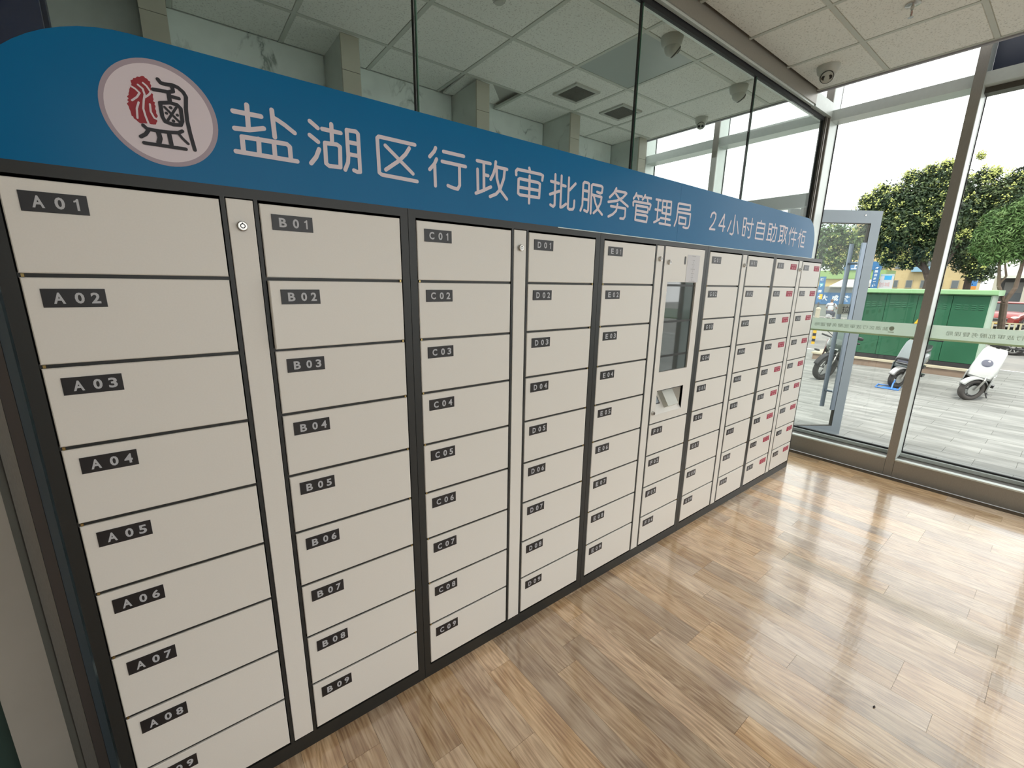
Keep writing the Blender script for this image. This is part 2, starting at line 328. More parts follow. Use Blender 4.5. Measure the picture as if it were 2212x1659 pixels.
GLYPHS=[[[[0.4978,2.081],[0.4959,2.0265]],[[0.4655,2.0601],[0.5277,2.0611]],[[0.4649,2.0206],[0.4966,2.0234],[0.5312,2.0337]],[[0.5547,2.0823],[0.5555,2.0176]],[[0.5568,2.0642],[0.5663,2.0608],[0.5832,2.0521],[0.6056,2.0376]],[[0.4788,1.9693],[0.4792,2.0039],[0.5833,2.006],[0.5903,2.0005],[0.5901,1.9694]],[[0.5166,2.0057],[0.5146,1.9701]],[[0.552,2.0047],[0.5517,1.9686]],[[0.4619,1.9667],[0.6061,1.9668]]],[[[0.6476,2.0758],[0.6668,2.0626]],[[0.6445,2.0402],[0.6651,2.0271]],[[0.6665,2.0085],[0.6568,1.9866],[0.6419,1.9679]],[[0.7048,2.0798],[0.7035,2.0308]],[[0.6791,2.0627],[0.7294,2.0622]],[[0.6836,2.0276],[0.7166,2.0296],[0.7248,2.0251],[0.722,1.9702],[0.6903,1.9688],[0.6826,1.9741],[0.6836,2.0276]],[[0.7354,1.9658],[0.7449,1.9868],[0.7468,2.002],[0.7471,2.0735],[0.7737,2.0747],[0.7795,2.0697],[0.7793,1.9665],[0.7704,1.9652],[0.761,1.968]],[[0.7501,2.042],[0.7783,2.0423]],[[0.7492,2.0098],[0.7788,2.0095]]],[[[0.9606,2.0741],[0.843,2.0752],[0.8376,2.0698],[0.8387,1.9735],[0.8472,1.9688],[0.9645,1.9663]],[[0.8621,2.054],[0.9508,1.9873]],[[0.9411,2.0606],[0.9278,2.0409],[0.9052,2.0184],[0.8599,1.9852]]],[[[1.035,2.0788],[1.0296,2.0676],[1.0123,2.0485]],[[1.0375,2.0453],[1.0285,2.0284],[1.011,2.0096]],[[1.0301,2.0258],[1.031,1.9621]],[[1.064,2.0729],[1.1428,2.0718]],[[1.058,2.0417],[1.1499,2.0402]],[[1.125,2.0368],[1.1252,1.9764],[1.1173,1.9635],[1.1008,1.9643],[1.0785,1.9692]]],[[[1.1977,2.0675],[1.255,2.0667]],[[1.2262,2.0644],[1.2271,1.9734]],[[1.1995,2.0397],[1.2012,1.9654]],[[1.229,2.026],[1.2451,2.0253]],[[1.1921,1.9596],[1.2151,1.9687],[1.2574,1.9892]],[[1.2786,2.0767],[1.2755,2.0546],[1.2674,2.0333],[1.2561,2.0146]],[[1.2817,2.0602],[1.3301,2.0594]],[[1.3194,2.0568],[1.3156,2.0263],[1.2991,1.986],[1.2804,1.9676],[1.2535,1.9558]],[[1.2821,2.0526],[1.2841,2.0217],[1.297,1.9857],[1.3308,1.9562]]],[[[1.4373,2.0807],[1.4414,2.0693]],[[1.3739,2.0477],[1.3727,2.0603],[1.3801,2.0679],[1.4959,2.0676],[1.5081,2.0644],[1.505,2.047]],[[1.3854,2.0332],[1.392,2.0368],[1.4827,2.0355],[1.4935,2.0319],[1.4911,1.9806],[1.3935,1.9793],[1.3843,1.984],[1.3854,2.0332]],[[1.3874,2.0058],[1.491,2.0072]],[[1.4396,2.0526],[1.4394,1.955]]],[[[1.5754,2.0785],[1.5763,1.963],[1.5686,1.9567],[1.5526,1.9617]],[[1.5522,2.0504],[1.5957,2.0484]],[[1.5487,2.001],[1.6001,2.0192]],[[1.6101,2.0788],[1.6088,1.9584],[1.619,1.9601],[1.6408,1.9745]],[[1.6141,2.0437],[1.6346,2.0429]],[[1.6523,2.0774],[1.6522,1.9603],[1.6609,1.9556],[1.682,1.9579],[1.6878,1.9671],[1.6891,1.9927]],[[1.6921,2.0605],[1.6582,2.0309]]],[[[1.7289,1.9586],[1.7392,1.9814],[1.7392,2.067],[1.7466,2.0743],[1.7675,2.0738],[1.7754,2.0706],[1.7764,1.9651],[1.7702,1.9571],[1.7518,1.9619]],[[1.7435,2.0406],[1.7716,2.0406]],[[1.7417,2.0061],[1.773,2.0061]],[[1.7933,1.9536],[1.792,2.0672],[1.7993,2.0725],[1.855,2.0728],[1.8626,2.068],[1.8598,2.047],[1.8484,2.0426],[1.8279,2.0458]],[[1.7983,2.0304],[1.8593,2.0277]],[[1.8593,2.0277],[1.8544,2.0033],[1.8358,1.9744],[1.8116,1.9564]],[[1.8078,2.0272],[1.822,1.9966],[1.843,1.9722],[1.8685,1.9553]]],[[[1.957,2.0776],[1.9418,2.056],[1.9143,2.0344]],[[1.9556,2.0668],[2.0223,2.0678],[2.0315,2.0649],[2.0044,2.0423],[1.9652,2.0253],[1.9065,2.0138]],[[1.9544,2.0551],[1.9847,2.0338],[2.0478,2.0098]],[[1.9718,2.0122],[1.9649,1.9821],[1.9415,1.9641],[1.9128,1.952]],[[1.9255,1.9978],[2.0305,1.9984],[2.0305,1.9636],[2.0212,1.9525],[1.9966,1.9518]]],[[[2.1056,2.0753],[2.098,2.0616],[2.0859,2.0497]],[[2.103,2.0654],[2.1503,2.0658]],[[2.1174,2.0608],[2.1252,2.0522]],[[2.1744,2.0759],[2.1676,2.0638],[2.1548,2.0535]],[[2.173,2.066],[2.2251,2.0668]],[[2.1926,2.0619],[2.1984,2.0495]],[[2.0871,2.019],[2.0853,2.0331],[2.0929,2.0381],[2.2173,2.0402],[2.225,2.0361],[2.2181,2.0147]],[[2.1102,2.0232],[2.109,1.9567],[2.123,1.9557],[2.2005,1.9543],[2.2045,1.9791],[2.1935,1.983],[2.1112,1.9819]],[[2.1115,2.0217],[2.1994,2.0227],[2.206,2.0174],[2.2028,1.9989],[2.1089,1.9998]]],[[[2.2667,2.0675],[2.3075,2.0673]],[[2.265,2.0198],[2.3126,2.0204]],[[2.2856,2.0664],[2.287,1.9684]],[[2.2623,1.9586],[2.2825,1.9662],[2.3072,1.9771]],[[2.3235,2.0682],[2.3992,2.0706],[2.4016,2.0089],[2.3249,2.0098],[2.3235,2.0682]],[[2.3233,2.0386],[2.4005,2.0409]],[[2.3605,2.0685],[2.3599,1.9584]],[[2.3165,1.9849],[2.3995,1.9834]],[[2.3084,1.9583],[2.4074,1.9569]]],[[[2.4455,1.9581],[2.4608,1.9917],[2.4635,2.0682],[2.4729,2.0718],[2.5796,2.0742],[2.581,2.05],[2.4642,2.0461]],[[2.4641,2.0287],[2.5886,2.0303],[2.5877,1.9741],[2.5781,1.9577],[2.5574,1.9549],[2.5287,1.958]],[[2.4833,2.0053],[2.5476,2.0046],[2.5487,1.9736],[2.4843,1.9741],[2.4833,2.0053]]],[[[2.8039,2.0358],[2.8112,2.0553],[2.8337,2.0651],[2.8572,2.0565],[2.8572,2.0358],[2.8406,2.0065],[2.8028,1.9714],[2.8631,1.9729]]],[[[2.9572,1.9723],[2.9553,2.0646],[2.9044,1.9981],[2.9739,1.9988]]],[[[3.0842,2.0729],[3.0858,1.9715],[3.0728,1.9605],[3.0463,1.9648]],[[3.0425,2.0373],[3.0305,2.0091],[3.0134,1.9768]],[[3.119,2.0407],[3.1489,1.9727]]],[[[3.2002,2.0688],[3.2384,2.0687],[3.2346,1.967],[3.2047,1.9674],[3.2002,2.0688]],[[3.2065,2.0187],[3.2363,2.0186]],[[3.2507,2.0422],[3.338,2.0435]],[[3.3145,2.076],[3.3133,1.9658],[3.3026,1.9573],[3.2845,1.9591]],[[3.2618,2.0196],[3.2858,2.0036]]],[[[3.4467,2.0748],[3.4396,2.0623]],[[3.3918,2.0588],[3.5055,2.0603],[3.5066,1.9608],[3.3884,1.9614],[3.3918,2.0588]],[[3.3922,2.0295],[3.504,2.0309]],[[3.3911,1.996],[3.504,1.9971]]],[[[3.5699,1.966],[3.5689,2.0679],[3.6165,2.0681],[3.6199,1.9653]],[[3.5704,2.0356],[3.6148,2.0364]],[[3.5702,2.0021],[3.6168,2.0024]],[[3.5558,1.9642],[3.6297,1.966]],[[3.6197,2.0508],[3.6994,2.0505],[3.692,1.9631],[3.6554,1.9594]],[[3.6623,2.073],[3.6632,2.0142],[3.6304,1.9556]]],[[[3.7392,2.0697],[3.8264,2.0713]],[[3.757,2.07],[3.7646,1.9709]],[[3.8052,2.0699],[3.8107,1.9568]],[[3.7617,2.0379],[3.8063,2.0389]],[[3.7635,2.005],[3.8084,2.0053]],[[3.7437,1.9644],[3.8125,1.9806]],[[3.8233,2.0651],[3.875,2.0651],[3.8608,2.0251],[3.839,1.9824],[3.8058,1.9556]],[[3.8297,2.0571],[3.8412,2.0107],[3.8837,1.9584]]],[[[3.9393,2.0727],[3.933,2.0547],[3.9149,2.0293]],[[3.9311,2.048],[3.9385,1.9561]],[[3.9734,2.0734],[3.9509,2.0386]],[[3.9691,2.0444],[4.0529,2.0452]],[[3.9677,1.9971],[4.0498,1.996]],[[4.0056,2.0738],[4.0121,1.9508]]],[[[4.1209,2.0744],[4.12,1.9491]],[[4.0956,2.0431],[4.1387,2.0418]],[[4.1193,2.0358],[4.0873,2.0063]],[[4.2214,2.0656],[4.1562,2.0636],[4.1571,1.9569],[4.2201,1.9551]],[[4.1578,2.0318],[4.2116,2.0312],[4.2108,1.9848],[4.1628,1.9863]]]]
SEAL=[[0.2856,2.0889],[0.2897,2.0892],[0.2943,2.0927],[0.2977,2.0928],[0.2996,2.0902],[0.3033,2.0888],[0.3045,2.086],[0.3079,2.0845],[0.3072,2.0796],[0.3088,2.0768],[0.3072,2.0725],[0.3085,2.0704],[0.3059,2.0626],[0.3096,2.059],[0.3084,2.0536],[0.3092,2.049],[0.3076,2.0446],[0.3109,2.043],[0.3093,2.0386],[0.3109,2.0349],[0.3091,2.0296],[0.3106,2.0251],[0.3099,2.0201],[0.3124,2.0149],[0.3095,2.0102],[0.3097,2.0069],[0.3097,2.0034],[0.3076,1.9999],[0.3063,1.9959],[0.3015,1.9949],[0.2965,1.9944],[0.2933,1.9961],[0.2888,1.9944],[0.2832,1.994],[0.2789,1.9926],[0.2763,1.9934],[0.2732,1.9959],[0.2715,1.998],[0.2677,2.0004],[0.2669,2.0042],[0.2644,2.0052],[0.264,2.0099],[0.2637,2.0146],[0.2623,2.019],[0.2622,2.0229],[0.2612,2.0251],[0.2597,2.0286],[0.2633,2.0331],[0.2614,2.0361],[0.2643,2.0402],[0.2618,2.0432],[0.2653,2.0472],[0.2656,2.0511],[0.2675,2.0555],[0.2681,2.0596],[0.2702,2.0632],[0.2705,2.0671],[0.2737,2.0706],[0.2727,2.0778],[0.2772,2.0812],[0.2783,2.0842],[0.2822,2.0852]]
SEALCUT=[[[0.2717,2.0664],[0.2786,2.0629],[0.2853,2.056],[0.2797,2.0467],[0.2696,2.0372]],[[0.2846,2.0723],[0.2919,2.0663],[0.2941,2.0549],[0.2905,2.0414],[0.2875,2.0247],[0.2895,2.0091],[0.2931,1.9932]],[[0.2943,2.0783],[0.2998,2.0738],[0.3059,2.0626],[0.3023,2.0569],[0.2944,2.0495]],[[0.2809,2.0359],[0.2758,2.0221],[0.2742,2.0025]],[[0.3009,2.0366],[0.3002,2.0211],[0.3049,2.0092],[0.31,2.0073]]]
INK=[[[[0.3226,2.093],[0.3267,2.0869],[0.3351,2.0859],[0.3483,2.0876],[0.3582,2.0852],[0.3675,2.0777],[0.3716,2.0688],[0.3683,2.043],[0.3674,2.0176],[0.3698,1.9892],[0.3746,1.9538]],0.0081],[[[0.311,2.0694],[0.3245,2.0704],[0.3388,2.0706],[0.348,2.0745],[0.3477,2.081],[0.3458,2.0853]],0.0078],[[[0.339,2.0691],[0.339,2.0528]],0.0085],[[[0.3435,2.0624],[0.3573,2.0617]],0.0075],[[[0.3202,2.0438],[0.338,2.0485],[0.3524,2.0469],[0.358,2.0407],[0.3578,2.0139],[0.3536,2.0043],[0.3385,2.0023],[0.3244,2.006],[0.3204,2.0158],[0.3202,2.0438]],0.0078],[[[0.3271,2.037],[0.3541,2.0081]],0.0051],[[[0.3494,2.0404],[0.3263,2.0039]],0.0051],[[[0.3388,2.0382],[0.339,2.038]],0.0068],[[[0.329,2.0243],[0.3292,2.0242]],0.0064],[[[0.3496,2.0247],[0.3497,2.0245]],0.0064],[[[0.3403,2.0102],[0.3404,2.01]],0.0068],[[[0.2825,1.989],[0.2886,1.9829],[0.3112,1.9826],[0.3317,1.9842],[0.3468,1.9863],[0.3549,1.9913]],0.0075],[[[0.2903,1.98],[0.2841,1.9706],[0.2749,1.9639]],0.0075],[[[0.3466,1.9846],[0.3529,1.9756],[0.363,1.9652]],0.0058],[[[0.3085,1.9787],[0.3099,1.9673],[0.3063,1.9566]],0.0098],[[[0.3284,1.981],[0.3297,1.9576]],0.0085],[[[0.2788,1.9518],[0.3129,1.952],[0.3568,1.9523]],0.0075]]

# ================================================================ THE SETTING
ZC = 3.26; XW = 5.203
# --- floor: oak planks 0.12 m wide running along Y, each one a part
fl = MB(); fl.box(-2.2, 5.2, -4.2, 2.4, -.05, -.006); floor = fl.struct('floor', mat('floor substrate', (.12, .085, .055), .6))
plank_w = .1197; PX0 = .677 - 6 * plank_w; npl = 0; k = 0
rnd = random.Random(11)
def plank_mesh(a, b, c, d): return MB().box(a, b, c, d, -.006, 0).mesh('plank')
pl_cols = 0
for i in range(-2, 43):
    xa = PX0 + i * plank_w; xb = min(xa + plank_w, XW)
    if xa > XW - .02: break
    y = .30; L0 = rnd.choice([.31, .44, .53, .62, .75, .87])
    near = (xa > -.1)
    ylim = -1.75 if xa > 1.0 else -.9
    while y > ylim and near:
        y2 = y - (L0 if L0 else .9); L0 = None
        o = put(MB().box(xa + .0004, xb - .0004, y2 + .0004, y - .0004, -.006, 0).mesh('plank', wood), 'plank', floor); y = y2; npl += 1
    # the rest of the row, behind the camera or under the partition side, in longer boards joined to one part
rest = MB()
for i in range(-18, 43):
    xa = PX0 + i * plank_w; xb = min(xa + plank_w, XW)
    if xa > XW - .02: break
    y = -.92 if xa <= 1.0 else -1.76
    if xa <= -.1: y = .30
    y -= .95
    while y > -4.2: rest.box(xa, xb, max(y - .94, -4.2), y, -.006, -.0008); y -= .941
rest.build('plank_field', wood, floor, stuff=True)
q = MB()
for i in range(9):
    for j in range(3): q.box(-2.2 + i * .82, min(-2.2 + (i + 1) * .82 - .002, 5.2), .301 + j * .69, .301 + (j + 1) * .69 - .002, -.006, -.0005)
q.build('bounce_floor_field', mat('white bounce floor', (.78, .78, .74), .3), floor, stuff=True)  # pale unseen floor added to bounce daylight up to the back ceiling

# --- ceiling: T-bar grid with mineral fibre tiles
ce = MB(); ce.box(-2.2, 4.81, -4.3, 2.4, ZC + .05, ZC + .12); ceiling = ce.struct('ceiling', mat('plenum board', (.45, .45, .42), .9))
gx = [1.714 + .6146 * k for k in range(-6, 6)]; gx = [g for g in gx if -2.2 < g < 4.80] + [4.81]
gyb = [.67, 1.29, 1.925, 2.37]; gyf = [.29, -.17, -.735, -1.35, -1.965, -2.58, -3.2, -3.8, -4.2]
tm = {}
def tile(x0, x1, y0, y1, nm='ceiling_tile', z=ZC, parent=None):
    g = .013; key = (round(x1 - x0, 3), round(y1 - y0, 3))
    if key not in tm:
        hx = (x1 - x0) / 2 - g; hy = (y1 - y0) / 2 - g; b = .006
        q = MB(); q.add([(-hx + b, -hy + b, 0), (hx - b, -hy + b, 0), (hx - b, hy - b, 0), (-hx + b, hy - b, 0), (-hx, -hy, b), (hx, -hy, b), (hx, hy, b), (-hx, hy, b), (-hx, -hy, .015), (hx, -hy, .015), (hx, hy, .015), (-hx, hy, .015)],
              [(3, 2, 1, 0), (0, 1, 5, 4), (1, 2, 6, 5), (2, 3, 7, 6), (3, 0, 4, 7), (4, 5, 9, 8), (5, 6, 10, 9), (6, 7, 11, 10), (7, 4, 8, 11), (8, 9, 10, 11)])
        tm[key] = q.mesh('ceiling_tile', tile_m)
    return put(tm[key], nm, parent or ceiling, ((x0 + x1) / 2, (y0 + y1) / 2, z))
far = MB()
skip = {}
xs = sorted(gx)
for i in range(len(xs) - 1):
    x0, x1 = xs[i], xs[i + 1]
    yy = [.33] + gyb
    for j in range(4):
        if x1 > 0:
            if abs(x0 - 2.9432) < .05 and j == 1: continue      # the acrylic light panel sits here
            if abs(x0 - 2.3286) < .05 and j == 3: continue      # the loose tile
            tile(x0, x1, yy[j], yy[j + 1])
        else: far.box(x0 + .013, x1 - .013, yy[j] + .013, yy[j + 1] - .013, ZC, ZC + .015)
    for j in range(len(gyf) - 1):
        y1, y0 = gyf[j], gyf[j + 1]
        if x1 > 1.8 and y0 > -2.6: tile(x0, x1, y0, y1)
        else:
            far.box(x0 + .013, x1 - .013, y0 + .013, y1 - .013, ZC, ZC + .015)
far.build('tile_field', tile_m, ceiling, stuff=True)
for x in xs[:-1]:
    MB().box(x - .013, x + .013, -4.2, .29, ZC - .002, ZC + .02).build('grid_bar', grid_m, ceiling)
    MB().box(x - .013, x + .013, .40, 2.37, ZC - .002, ZC + .02).build('grid_bar', grid_m, ceiling)
for y in gyb[:-1] + gyf[1:-1]:
    MB().box(-2.2, 4.81, y - .013, y + .013, ZC - .0015, ZC + .02).build('grid_bar', grid_m, ceiling)
MB().box(4.80, 4.825, -4.2, 2.37, ZC - .012, ZC + .30).build('edge_trim', mat('lilac grey edge trim', (.36, .35, .38), .5), ceiling)
# soffit over the gap between the ceiling edge and the curtain wall
MB().box(4.70, 5.55, -4.3, 2.5, 3.80, 3.9).struct('trim_1', mat('soffit board', (.6, .6, .57), .7))

# --- walls
mb = MB(); mb.box(-2.2, 5.5, 2.37, 2.47, 2.0, 3.36); mb.box(-2.2, 5.5, 2.37, 2.47, 0, .5)
for x0, x1 in ((-2.2, .50), (1.40, 1.55), (2.48, 2.62), (3.56, 3.72), (4.66, 5.5)): mb.box(x0, x1, 2.37, 2.47, .5, 2.0)
wall_back = mb.struct('wall_back', marble)
for k, (x0, x1) in enumerate(((.50, 1.40), (1.55, 2.48), (2.62, 3.56), (3.72, 4.66))):      # windows added unseen behind the lockers to light the back ceiling
    w_ = MB().box(x0, x1, 2.40, 2.44, 1.22, 1.26).struct('window_%d' % (k + 40), alu_light); MB().box(x0, x1, 2.416, 2.424, .5, 2.0).build('glass_pane', clear, w_)
# joint between the marble slabs: each slab proud of the wall
for x0, x1 in ((-.9, .33), (.45, 1.38), (1.51, 2.46), (2.59, 3.55), (3.68, 4.63)):
    for z0, z1 in ((2.003, 2.62), (2.623, 3.255)):
        MB().bevbox(x0 + .002, x1 - .002, 2.355, 2.372, z0, z1, .002).build('marble_slab', marble, wall_back)
pil = [(.332, .452), (1.385, 1.508), (2.466, 2.592), (3.553, 3.678), (4.634, 4.76)]
for n, (x0, x1) in enumerate(pil):
    q = MB(); q.use(marble_dark).box(x0 + .004, x1 - .004, 1.962, 2.37, 0, 3.257); o = q.struct('trim_%d' % (n + 2))
    MB().box(x0, x1, 1.95, 1.966, 0, 3.04).build('front_cladding', beige_stone, o); MB().box(x0, x1, 1.95, 1.966, 3.043, 3.257).build('front_cladding', beige_stone, o)
MB().box(-2.3, -2.2, -4.2, 2.4, 0, 3.3).struct('wall_left', paint)
wf = MB(); wf.box(-2.3, -.35, -4.3, -4.2, 0, 3.3); wf.box(-.35, 5.4, -4.3, -4.2, 0, .20); wf.box(-.35, 5.4, -4.3, -4.2, 3.18, 3.3); wf.struct('wall_front', paint)
for k, x_ in enumerate((-.35, .70, 1.82, 2.94, 4.06)):                          # glazing added behind the viewer to bring daylight onto lockers and ceiling
    w_ = MB().box(x_, x_ + .06, -4.3, -4.2, .20, 3.18).struct('window_%d' % (k + 30), alu); MB().box(x_ + .06, min(x_ + 1.12, 5.38), -4.254, -4.246, .20, 3.18).build('glass_pane', clear, w_)

# --- curtain wall on the right (plane X = 5.2): mullions, transoms, sills, panes, spandrel
GX = 5.41
mull = [-4.24, -3.52, -2.56, -1.605, -.655, .302, 1.345, 2.28]
for n, y in enumerate(mull):
    q = MB(); q.use(alu).box(XW, 5.39, y, y + .060, 0, 3.82)
    q.use(alu_light).box(XW + .010, 5.392, y - .0015, y + .0615, .17, 3.80); q.use(gasket).box(5.392, 5.425, y + .004, y + .056, 0, 3.82)  # daylight on the mullion sides put in as a paler metal
    q.struct('trim_%d' % (n + 10))
ys = mull
glasspanes = []
for n in range(len(ys) - 1):
    a, b = ys[n] + .0620, ys[n + 1] - .0020
    door_bay = (n == 5)
    q = MB(); q.use(alu)
    zt0 = 3.135 if n > 4 else 3.125
    if not door_bay:
        q.box(XW - .002, 5.39, a, b, 0, .155)                                   # base panel
        q.use(alu_light).box(XW - .010, 5.245, a, b, .155, .167)                # its bright lip
        q.use(alu_dark).box(5.245, 5.385, a, b, .150, .158)
        q.use(alu_light).box(5.370, 5.405, a, b, .158, .186); q.use(gasket).box(5.398, 5.42, a, b, .186, .20)
    else:
        q.use(alu_light).box(5.385, 5.435, .425, b, 2.425, 2.56); q.use(mat('dark green grey door head face', (.10, .13, .10), .15)).box(5.379, 5.385, .425, b, 2.435, 2.555)
        q.use(alu).box(5.385, 5.435, a, .425, 0, 3.13); q.box(5.385, 5.435, .425, .49, 0, 2.425); q.box(5.385, 5.435, b - .06, b, 0, 2.425); q.box(5.30, 5.435, a, b, -.03, .012)
    q.use(alu_light).box(5.225, 5.39, a, b, zt0, 3.225 if n > 4 else 3.21)   # transom
    if n <= 3: q.use(alu_dark).box(5.30, 5.40, a, b, 3.085, 3.125)
    q.use(gasket).box(5.392, 5.404, a, a + .006, .20, 3.13); q.box(5.392, 5.404, b - .006, b, .20, 3.13)
    win = q.struct('window_%d' % (n + 1))
    if door_bay: MB().box(GX - .004, GX + .004, .49, b, 2.56, 3.13).build('glass_pane', clear, win)
    else: MB().box(GX - .004, GX + .004, a, b, .20, 3.13).build('glass_pane', clear, win)
    if n <= 3: MB().box(GX - .02, GX + .01, a, b, 3.21, 3.80).build('spandrel_panel', mat('navy blue spandrel panel', (.022, .032, .065), .35), win)
    else: MB().box(GX - .004, GX + .004, a, b, 3.225, 3.80).build('upper_pane', clear, win)
    if n <= 4:
        film = MB().box(GX - .0065, GX - .0045, a, b, 1.226, 1.353).build('frosted_film', frost, win)
        MB().box(GX - .007, GX - .0046, a, b, 1.226, 1.241).build('film_edge', mat('yellow green film edge', (.50, .66, .40), .6), film)
    glasspanes.append(win)

# --- glass partition standing behind the lockers, with its head beam
q = MB(); q.use(alu).box(-2.2, 4.81, .292, .40, 3.165, ZC + .03)
q.use(alu_light).box(-2.2, 4.81, .300, .322, 3.150, 3.166)
q.use(gasket).box(-2.2, 5.2, .328, .350, 3.120, 3.166)
q.use(alu_light).box(-2.2, 5.2, .352, .385, 3.135, 3.164)
q.use(alu_light).box(4.81, 5.203, .292, .40, 3.150, 3.262)  # same beam, sky light from the ceiling gap painted in as paler metal
q.struct('trim_20')
q = MB(); q.use(alu_dark).box(5.140, 5.200, .318, .358, 0, 3.15); q.use(alu).box(5.160, 5.175, .312, .32, 0, 3.15); q.struct('trim_21')
jn = [-1.53, -.195, 1.139, 2.475, 3.812, 5.142]
for n in range(5):
    if n == 0: continue
    o = MB().box(jn[n] + .004, jn[n + 1] - .004, .334, .346, .02, 3.13).struct('window_%d' % (n + 20), part_glass)
    MB().box(jn[n] + .004, jn[n] + .008, .3335, .3465, .02, 3.13).build('polished_edge', greenedge, o)
    MB().box(jn[n + 1] - .008, jn[n + 1] - .004, .3335, .3465, .02, 3.13).build('polished_edge', gasket, o)

# ================================================================ LOCKERS
HT = 1.880; ZR = [1.851, 1.649, 1.448, 1.251, 1.051, .853, .6547, .4515, .2533, .0595]; GAP = .0045
DOOR = [(.0305, .410), (.500, .8985), (.9575, 1.3545), (1.4445, 1.8375), (1.9005, 2.299), (2.387, 2.7835), (2.846, 3.241), (3.334, 3.7225), (3.7725, 4.1735), (4.263, 4.651)]
STRIP = [(.425, .486), (1.369, 1.431), (2.314, 2.373), (3.2605, 3.3165), (4.193, 4.248)]
SEAM = [0.0, .928, 1.871, 2.8165, 3.7475, 4.670]
LET = 'ABCDEFGHKJ'
CABLAB = ['white and black locker cabinet at the left end, doors A and B', 'locker cabinet second from the left, doors C and D', 'locker cabinet with a touch screen above doors F01 to F04',
          'locker cabinet right of the screen, doors G and H', 'locker cabinet at the window end, doors K and J with red stickers']
DD = .30
def door_mesh(w, h):
    return MB().use(white_door).bevbox(0, w, -.0, .018, 0, h, .0022).mesh('door')
def plate_mesh(code, px0):
    q = MB(); q.use(plate_black).bevbox(px0, px0 + .105, -.0022, .0, -.0205, .0205, .0004); q.use(plate_letter)
    for ch, fx, ww in zip(code, (.26, .575, .83), (.0175, .0145, .0145)):
        if ch == '1':
            c_ = px0 + .105 * fx; q.add([(a_, -.0027, b_) for a_, b_ in ((c_ - .0005, -.01225), (c_ + .0036, -.01225), (c_ + .0036, .01225), (c_ + .0004, .01225), (c_ - .0012, .0094), (c_ - .0046, .0078), (c_ - .0046, .0044), (c_ - .0005, .0058))], [(0, 1, 2, 3, 4, 7), (4, 5, 6, 7)]); continue
        put_text(q, ch, px0 + .105 * fx, 0, .0245, -.0027, bold=.03, width=ww + .0015)
    return q.mesh('number_plate')
def sticker_mesh(px0):
    q = MB(); q.use(red_vinyl).box(px0, px0 + .113, -.0008, .0002, -.0205, .0205); q.use(red_print)
    put_text(q, '温馨提示专柜', px0 + .058, .009, .015, -.0012, bold=.01, width=.092)
    put_text(q, '专用', px0 + .058, -.0095, .014, -.0012, bold=.01, width=.075)
    return q.mesh('red_sticker')
lockmesh = {}
def tube_lock(parent, x, z):
    if 'm' not in lockmesh:
        q = MB(); q.use(chrome).lathe((0, 0, 0), (0, -1, 0), [(0, .0125), (.006, .0125), (.008, .0105), (.010, .0105)], 24)
        q.lathe((0, -.010, 0), (0, -1, 0), [(0, .0095), (.002, .0093)], 20)
        q.use(ink).torus((0, -.0121, 0), (0, 1, 0), .0052, .0011, 20, 6); q.box(-.0012, .0012, -.0128, -.011, .0045, .0085); lockmesh['m'] = q.mesh('cam_lock', None, True)
    return put(lockmesh['m'], 'cam_lock', parent, (x, 0, z))
